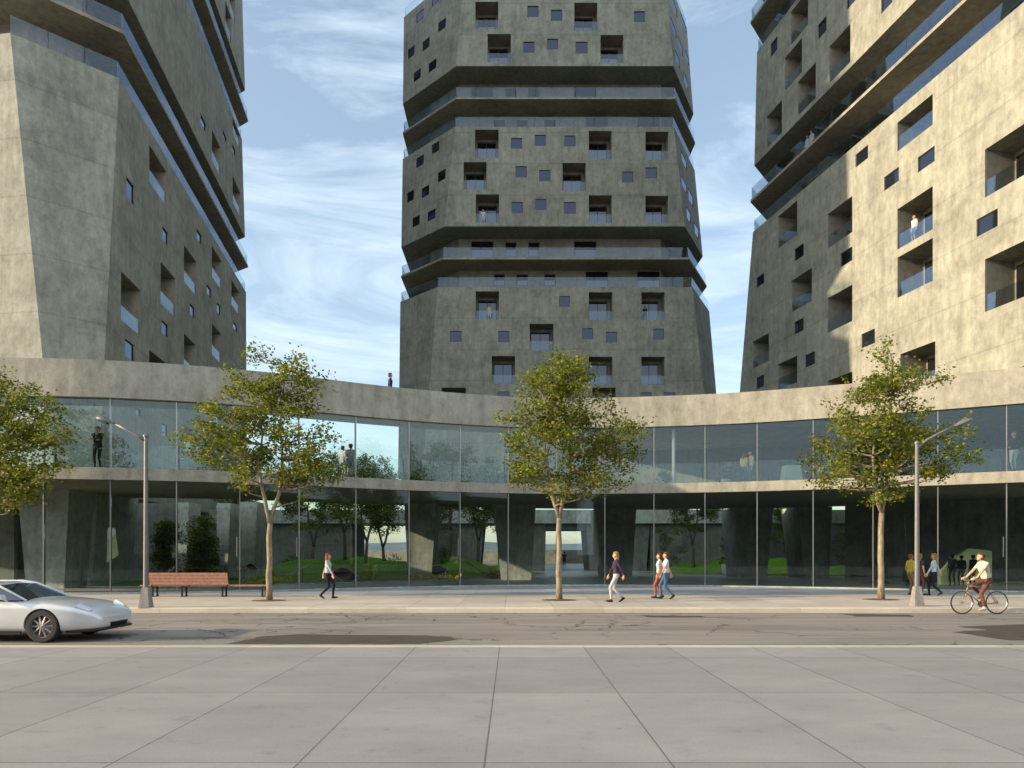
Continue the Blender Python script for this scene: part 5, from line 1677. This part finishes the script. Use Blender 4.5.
# stations along the length: x, bottom z, half width low, half width shoulder, shoulder z, deck z at centre
ST_ = [(0.0, .42, .60, .66, .66, .72), (0.06, .32, .72, .78, .76, .84), (0.25, .25, .80, .86, .82, .91), (0.7, .19, .86, .91, .84, .93), (1.2, .17, .88, .935, .82, .92), (1.8, .16, .885, .92, .79, .90), (2.4, .16, .88, .915, .78, .90),
       (2.9, .16, .88, .92, .79, .90), (3.3, .16, .885, .935, .79, .88), (3.7, .17, .87, .925, .765, .835), (4.05, .18, .83, .88, .71, .765), (4.3, .20, .75, .80, .63, .675), (4.45, .23, .64, .68, .55, .58), (4.53, .27, .50, .54, .47, .495)]
mb = MB()
rows = []
for x, zb, wl, ws, zs, zt in ST_:
    half = [(0.0, zb), (wl * 0.75, zb), (wl, zb + 0.05), (wl + (ws - wl) * 0.8, zb + (zs - zb) * 0.35), (ws, zb + (zs - zb) * 0.68), (ws * 0.985, zs - 0.02), (ws * 0.93, zs + (zt - zs) * 0.30), (ws * 0.75, zs + (zt - zs) * 0.62), (ws * 0.4, zt - (zt - zs) * 0.08), (0.0, zt)]
    rows.append([CP(x, -y, z) for y, z in half] + [CP(x, y, z) for y, z in reversed(half[1:-1])])
n = len(rows[0])
vs = [p for r_ in rows for p in r_]
fs = []
for i in range(len(rows) - 1):
    for k in range(n):
        fs.append((i * n + k, (i + 1) * n + k, (i + 1) * n + (k + 1) % n, i * n + (k + 1) % n))
fs += [tuple(range(n)), tuple(reversed(range((len(rows) - 1) * n, len(rows) * n)))]
me = bpy.data.meshes.new('body_tmp'); me.from_pydata([(p[0] - cx0, p[1] - cy0, p[2] - cz0) for p in vs], [], fs)
bm = bmesh.new(); bm.from_mesh(me); bmesh.ops.recalc_face_normals(bm, faces=bm.faces); bm.to_mesh(me); bm.free()
body_t = bpy.data.objects.new('body_tmp', me); COL.objects.link(body_t)
ss = body_t.modifiers.new('s', 'SUBSURF'); ss.levels = 2; ss.render_levels = 2
cutters = []
WX = (0.82, 3.42)
for wx in WX:
    for s in (-1, 1):
        mbc = MB(); N = 32
        ring0 = [(wx + 0.365 * math.cos(2 * PI * k / N), 0.335 + 0.365 * math.sin(2 * PI * k / N)) for k in range(N)]
        y0, y1 = (0.62, 1.2) if s > 0 else (-1.2, -0.62)
        mbc.add([(x, y0, z) for x, z in ring0] + [(x, y1, z) for x, z in ring0], [tuple(range(N)), tuple(reversed(range(N, 2 * N)))] + [(k, N + k, N + (k + 1) % N, (k + 1) % N) for k in range(N)])
        mc = bpy.data.meshes.new('cut'); mc.from_pydata(mbc.v, [], mbc.f)
        bm = bmesh.new(); bm.from_mesh(mc); bmesh.ops.recalc_face_normals(bm, faces=bm.faces); bm.to_mesh(mc); bm.free()
        oc = bpy.data.objects.new('cut', mc); COL.objects.link(oc); cutters.append(oc)
        bo = body_t.modifiers.new('b', 'BOOLEAN'); bo.operation = 'DIFFERENCE'; bo.object = oc; bo.solver = 'EXACT'
dg = bpy.context.evaluated_depsgraph_get(); dg.update()
bme = bpy.data.meshes.new_from_object(body_t.evaluated_get(dg))
for oc in cutters: bpy.data.objects.remove(oc)
bpy.data.objects.remove(body_t)
bme.materials.clear(); bme.materials.append(M['paint']); bme.name = 'body'
bme.polygons.foreach_set('use_smooth', np.ones(len(bme.polygons), dtype=bool))
try:
    bme.set_sharp_from_angle(angle=math.radians(40))
except Exception:
    pass
put('body', bme, Matrix.Translation(Vector((cx0, cy0, cz0))), car)
# cabin: pillars and roof in paint, glazing dark
prof = [(0.35, .905, .72, .70), (0.95, 1.12, .60, .585), (1.55, 1.215, .585, .565), (2.05, 1.215, .60, .57), (2.35, 1.17, .62, .60), (3.02, .86, .76, .74)]
mb = MB()
base_z = .86
L_pts, R_pts, Lb, Rb = [], [], [], []
for x, z, wt, _ in prof:
    L_pts.append(CP(x, -wt, z - 0.015)); R_pts.append(CP(x, wt, z - 0.015)); Lb.append(CP(x, -0.80, base_z)); Rb.append(CP(x, 0.80, base_z))
for i in range(len(prof) - 1):
    mi_top = 0 if i in (1, 2) else (0 if i == 3 else 1)
    c0, c1 = CP(prof[i][0], 0, prof[i][1] + .012), CP(prof[i + 1][0], 0, prof[i + 1][1] + .012)
    mb.add([L_pts[i], L_pts[i + 1], c1, c0], [(0, 1, 2, 3)], mi_top); mb.add([c0, c1, R_pts[i + 1], R_pts[i]], [(0, 1, 2, 3)], mi_top)
    mb.add([Lb[i], Lb[i + 1], L_pts[i + 1], L_pts[i]], [(0, 1, 2, 3)], 1); mb.add([R_pts[i], R_pts[i + 1], Rb[i + 1], Rb[i]], [(0, 1, 2, 3)], 1)
mb.build('cabin', [M['paint'], M['car_glass']], car, smooth=True)
mb = MB()
for s, pts in ((-1, L_pts), (1, R_pts)):
    mb.tube([Vector(p) + Vector((0, s * 0.004, 0.004)) for p in pts], 0.028, 6)
    x = 1.45
    mb.tube([CP(x, s * .588, 1.195), CP(x - .05, s * .80, .86)], 0.03, 6)
mb.build('roof_pillar', M['paint'], car, smooth=True)
for wx in WX:
    for s in (-1, 1):
        yc = s * 0.80
        mb = MB(); mb.lathe(CP(wx, yc, 0.335), [(0.23, -.115), (0.31, -.115), (0.335, -.09), (0.335, .09), (0.31, .115), (0.23, .115)], 32, axis='y')
        w = mb.build('wheel', M['rubber'], car, smooth=False)
        mb = MB()
        mb.lathe(CP(wx, yc, 0.335), [(0.235, -.10), (0.235, .10), (0.215, .10), (0.205, 0.0), (0.215, -.10), (0.235, -.10)], 32, axis='y')
        for k in range(10):
            a = 2 * PI * k / 10
            mb.tube([CP(wx, yc + s * .085, .335), CP(wx + .215 * math.cos(a), yc + s * .07, .335 + .215 * math.sin(a))], [0.028, 0.018], 6)
        mb.lathe(CP(wx, yc + s * .085, 0.335), [(0.001, -.02), (0.06, -.02), (0.06, .02), (0.001, .02)], 16, axis='y')
        mb.build('rim', M['rim_metal'], w, smooth=False)
for s in (-1, 1):
    mb = MB()
    a = [CP(4.02, s * .80, .70), CP(4.26, s * .72, .60), CP(4.28, s * .60, .625), CP(4.05, s * .66, .745)]
    up_ = Vector((0.03, s * 0.03, 0.045))
    q = [Vector(p) + up_ for p in a]
    if s > 0: q = q[::-1]
    mb.add([tuple(p) for p in q] + [tuple(p - up_ * 1.5) for p in q], [(0, 1, 2, 3), (7, 6, 5, 4), (0, 4, 5, 1), (1, 5, 6, 2), (2, 6, 7, 3), (3, 7, 4, 0)])
    mb.build('headlight', M['light_glass'], car)
    mb = MB(); c = Vector(CP(2.62, s * 0.98, .93))
    mb.add([c + Vector((dx_, dy_ * s, dz_)) for dx_, dy_, dz_ in ((-.06, -.09, -.05), (.10, -.06, -.04), (.10, .06, -.03), (-.06, .09, -.05), (-.06, -.09, .06), (.06, -.06, .05), (.06, .06, .05), (-.06, .09, .06))],
           [(3, 2, 1, 0), (4, 5, 6, 7), (0, 1, 5, 4), (1, 2, 6, 5), (2, 3, 7, 6), (3, 0, 4, 7)])
    mb.tube([c + Vector((0, -s * .07, -.03)), Vector(CP(2.65, s * .80, .85))], 0.02, 6)
    mb.build('wing_mirror', M['paint'], car)
mb = MB(); mb.hexa([CP(4.40, -.52, .25), CP(4.52, -.30, .27), CP(4.52, .30, .27), CP(4.40, .52, .25), CP(4.43, -.50, .37), CP(4.565, -.28, .38), CP(4.565, .28, .38), CP(4.43, .50, .37)])
mb.build('grille', M['black'], car)
mb = MB(); mb.tube([CP(3.86, -.80, .225), CP(4.12, -.79, .225), CP(4.34, -.70, .235), CP(4.49, -.55, .25), CP(4.545, -.28, .262), CP(4.55, 0, .265), CP(4.545, .28, .262), CP(4.49, .55, .25), CP(4.34, .70, .235), CP(4.12, .79, .225)], 0.03, 8)
mb.build('front_lip', M['black'], car, smooth=True)
mb = MB(); mb.tube([CP(3.98, -.845, .55), CP(4.10, -.83, .55)], 0.016, 6)
mb.build('side_marker', M['light_glass'], car)
for s in (-1, 1):
    mb = MB()
    mb.box(cx0 + 1.2, cx0 + 3.0, cy0 + s * .905 - .015, cy0 + s * .905 + .015, cz0 + .17, cz0 + .24)
    mb.build('side_skirt', M['black'], car)

# ------------------------------------------------------------------ the other side of the street (seen mirrored in the glazing)
M['brick'] = concrete('dark_render', (0.12, 0.105, 0.09), 0.7, 1.2, 0.6, lifts=False)
for k, (x0, x1, y1, h, lab) in enumerate([(-120, -46, -20, 8.6, 'long dark rendered block across the street, mirrored at the left of the glass'), (-43, 8, -22, 9.4, 'dark rendered block across the street, mirrored in the middle of the glass'), (11, 70, -19, 8.9, 'dark rendered block across the street, mirrored at the right of the glass'), (74, 150, -24, 9.6, 'dark rendered block far right across the street')]):
    bd = thing('street_building', lab, 'building', ((x0 + x1) / 2, y1 - 6, 0), 0, 'buildings across the street')
    mb = MB(); mb.box(x0, x1, y1 - 12, y1, 0.0, h); mb.build('wall', M['brick'], bd)
    mb = MB(); mb.box(x0 - .3, x1 + .3, y1 - 12.3, y1 + .3, h + .003, h + .4); mb.build('roof', M['soffit'], bd)
    z = 1.2
    while z < h - 2.4:
        x = x0 + 2.0
        while x < x1 - 4:
            if -40 < x < 45:
                mb = MB(); mb.box(x, x + 2.2, y1 - .05, y1 + .04, z, z + 1.7); w = mb.build('window', M['frame'], bd)
                mb = MB(); mb.box(x + .08, x + 2.12, y1 + .041, y1 + .05, z + .08, z + 1.62); mb.build('pane', M['pane_dark'], w)
            x += 4.4
        z += 3.2
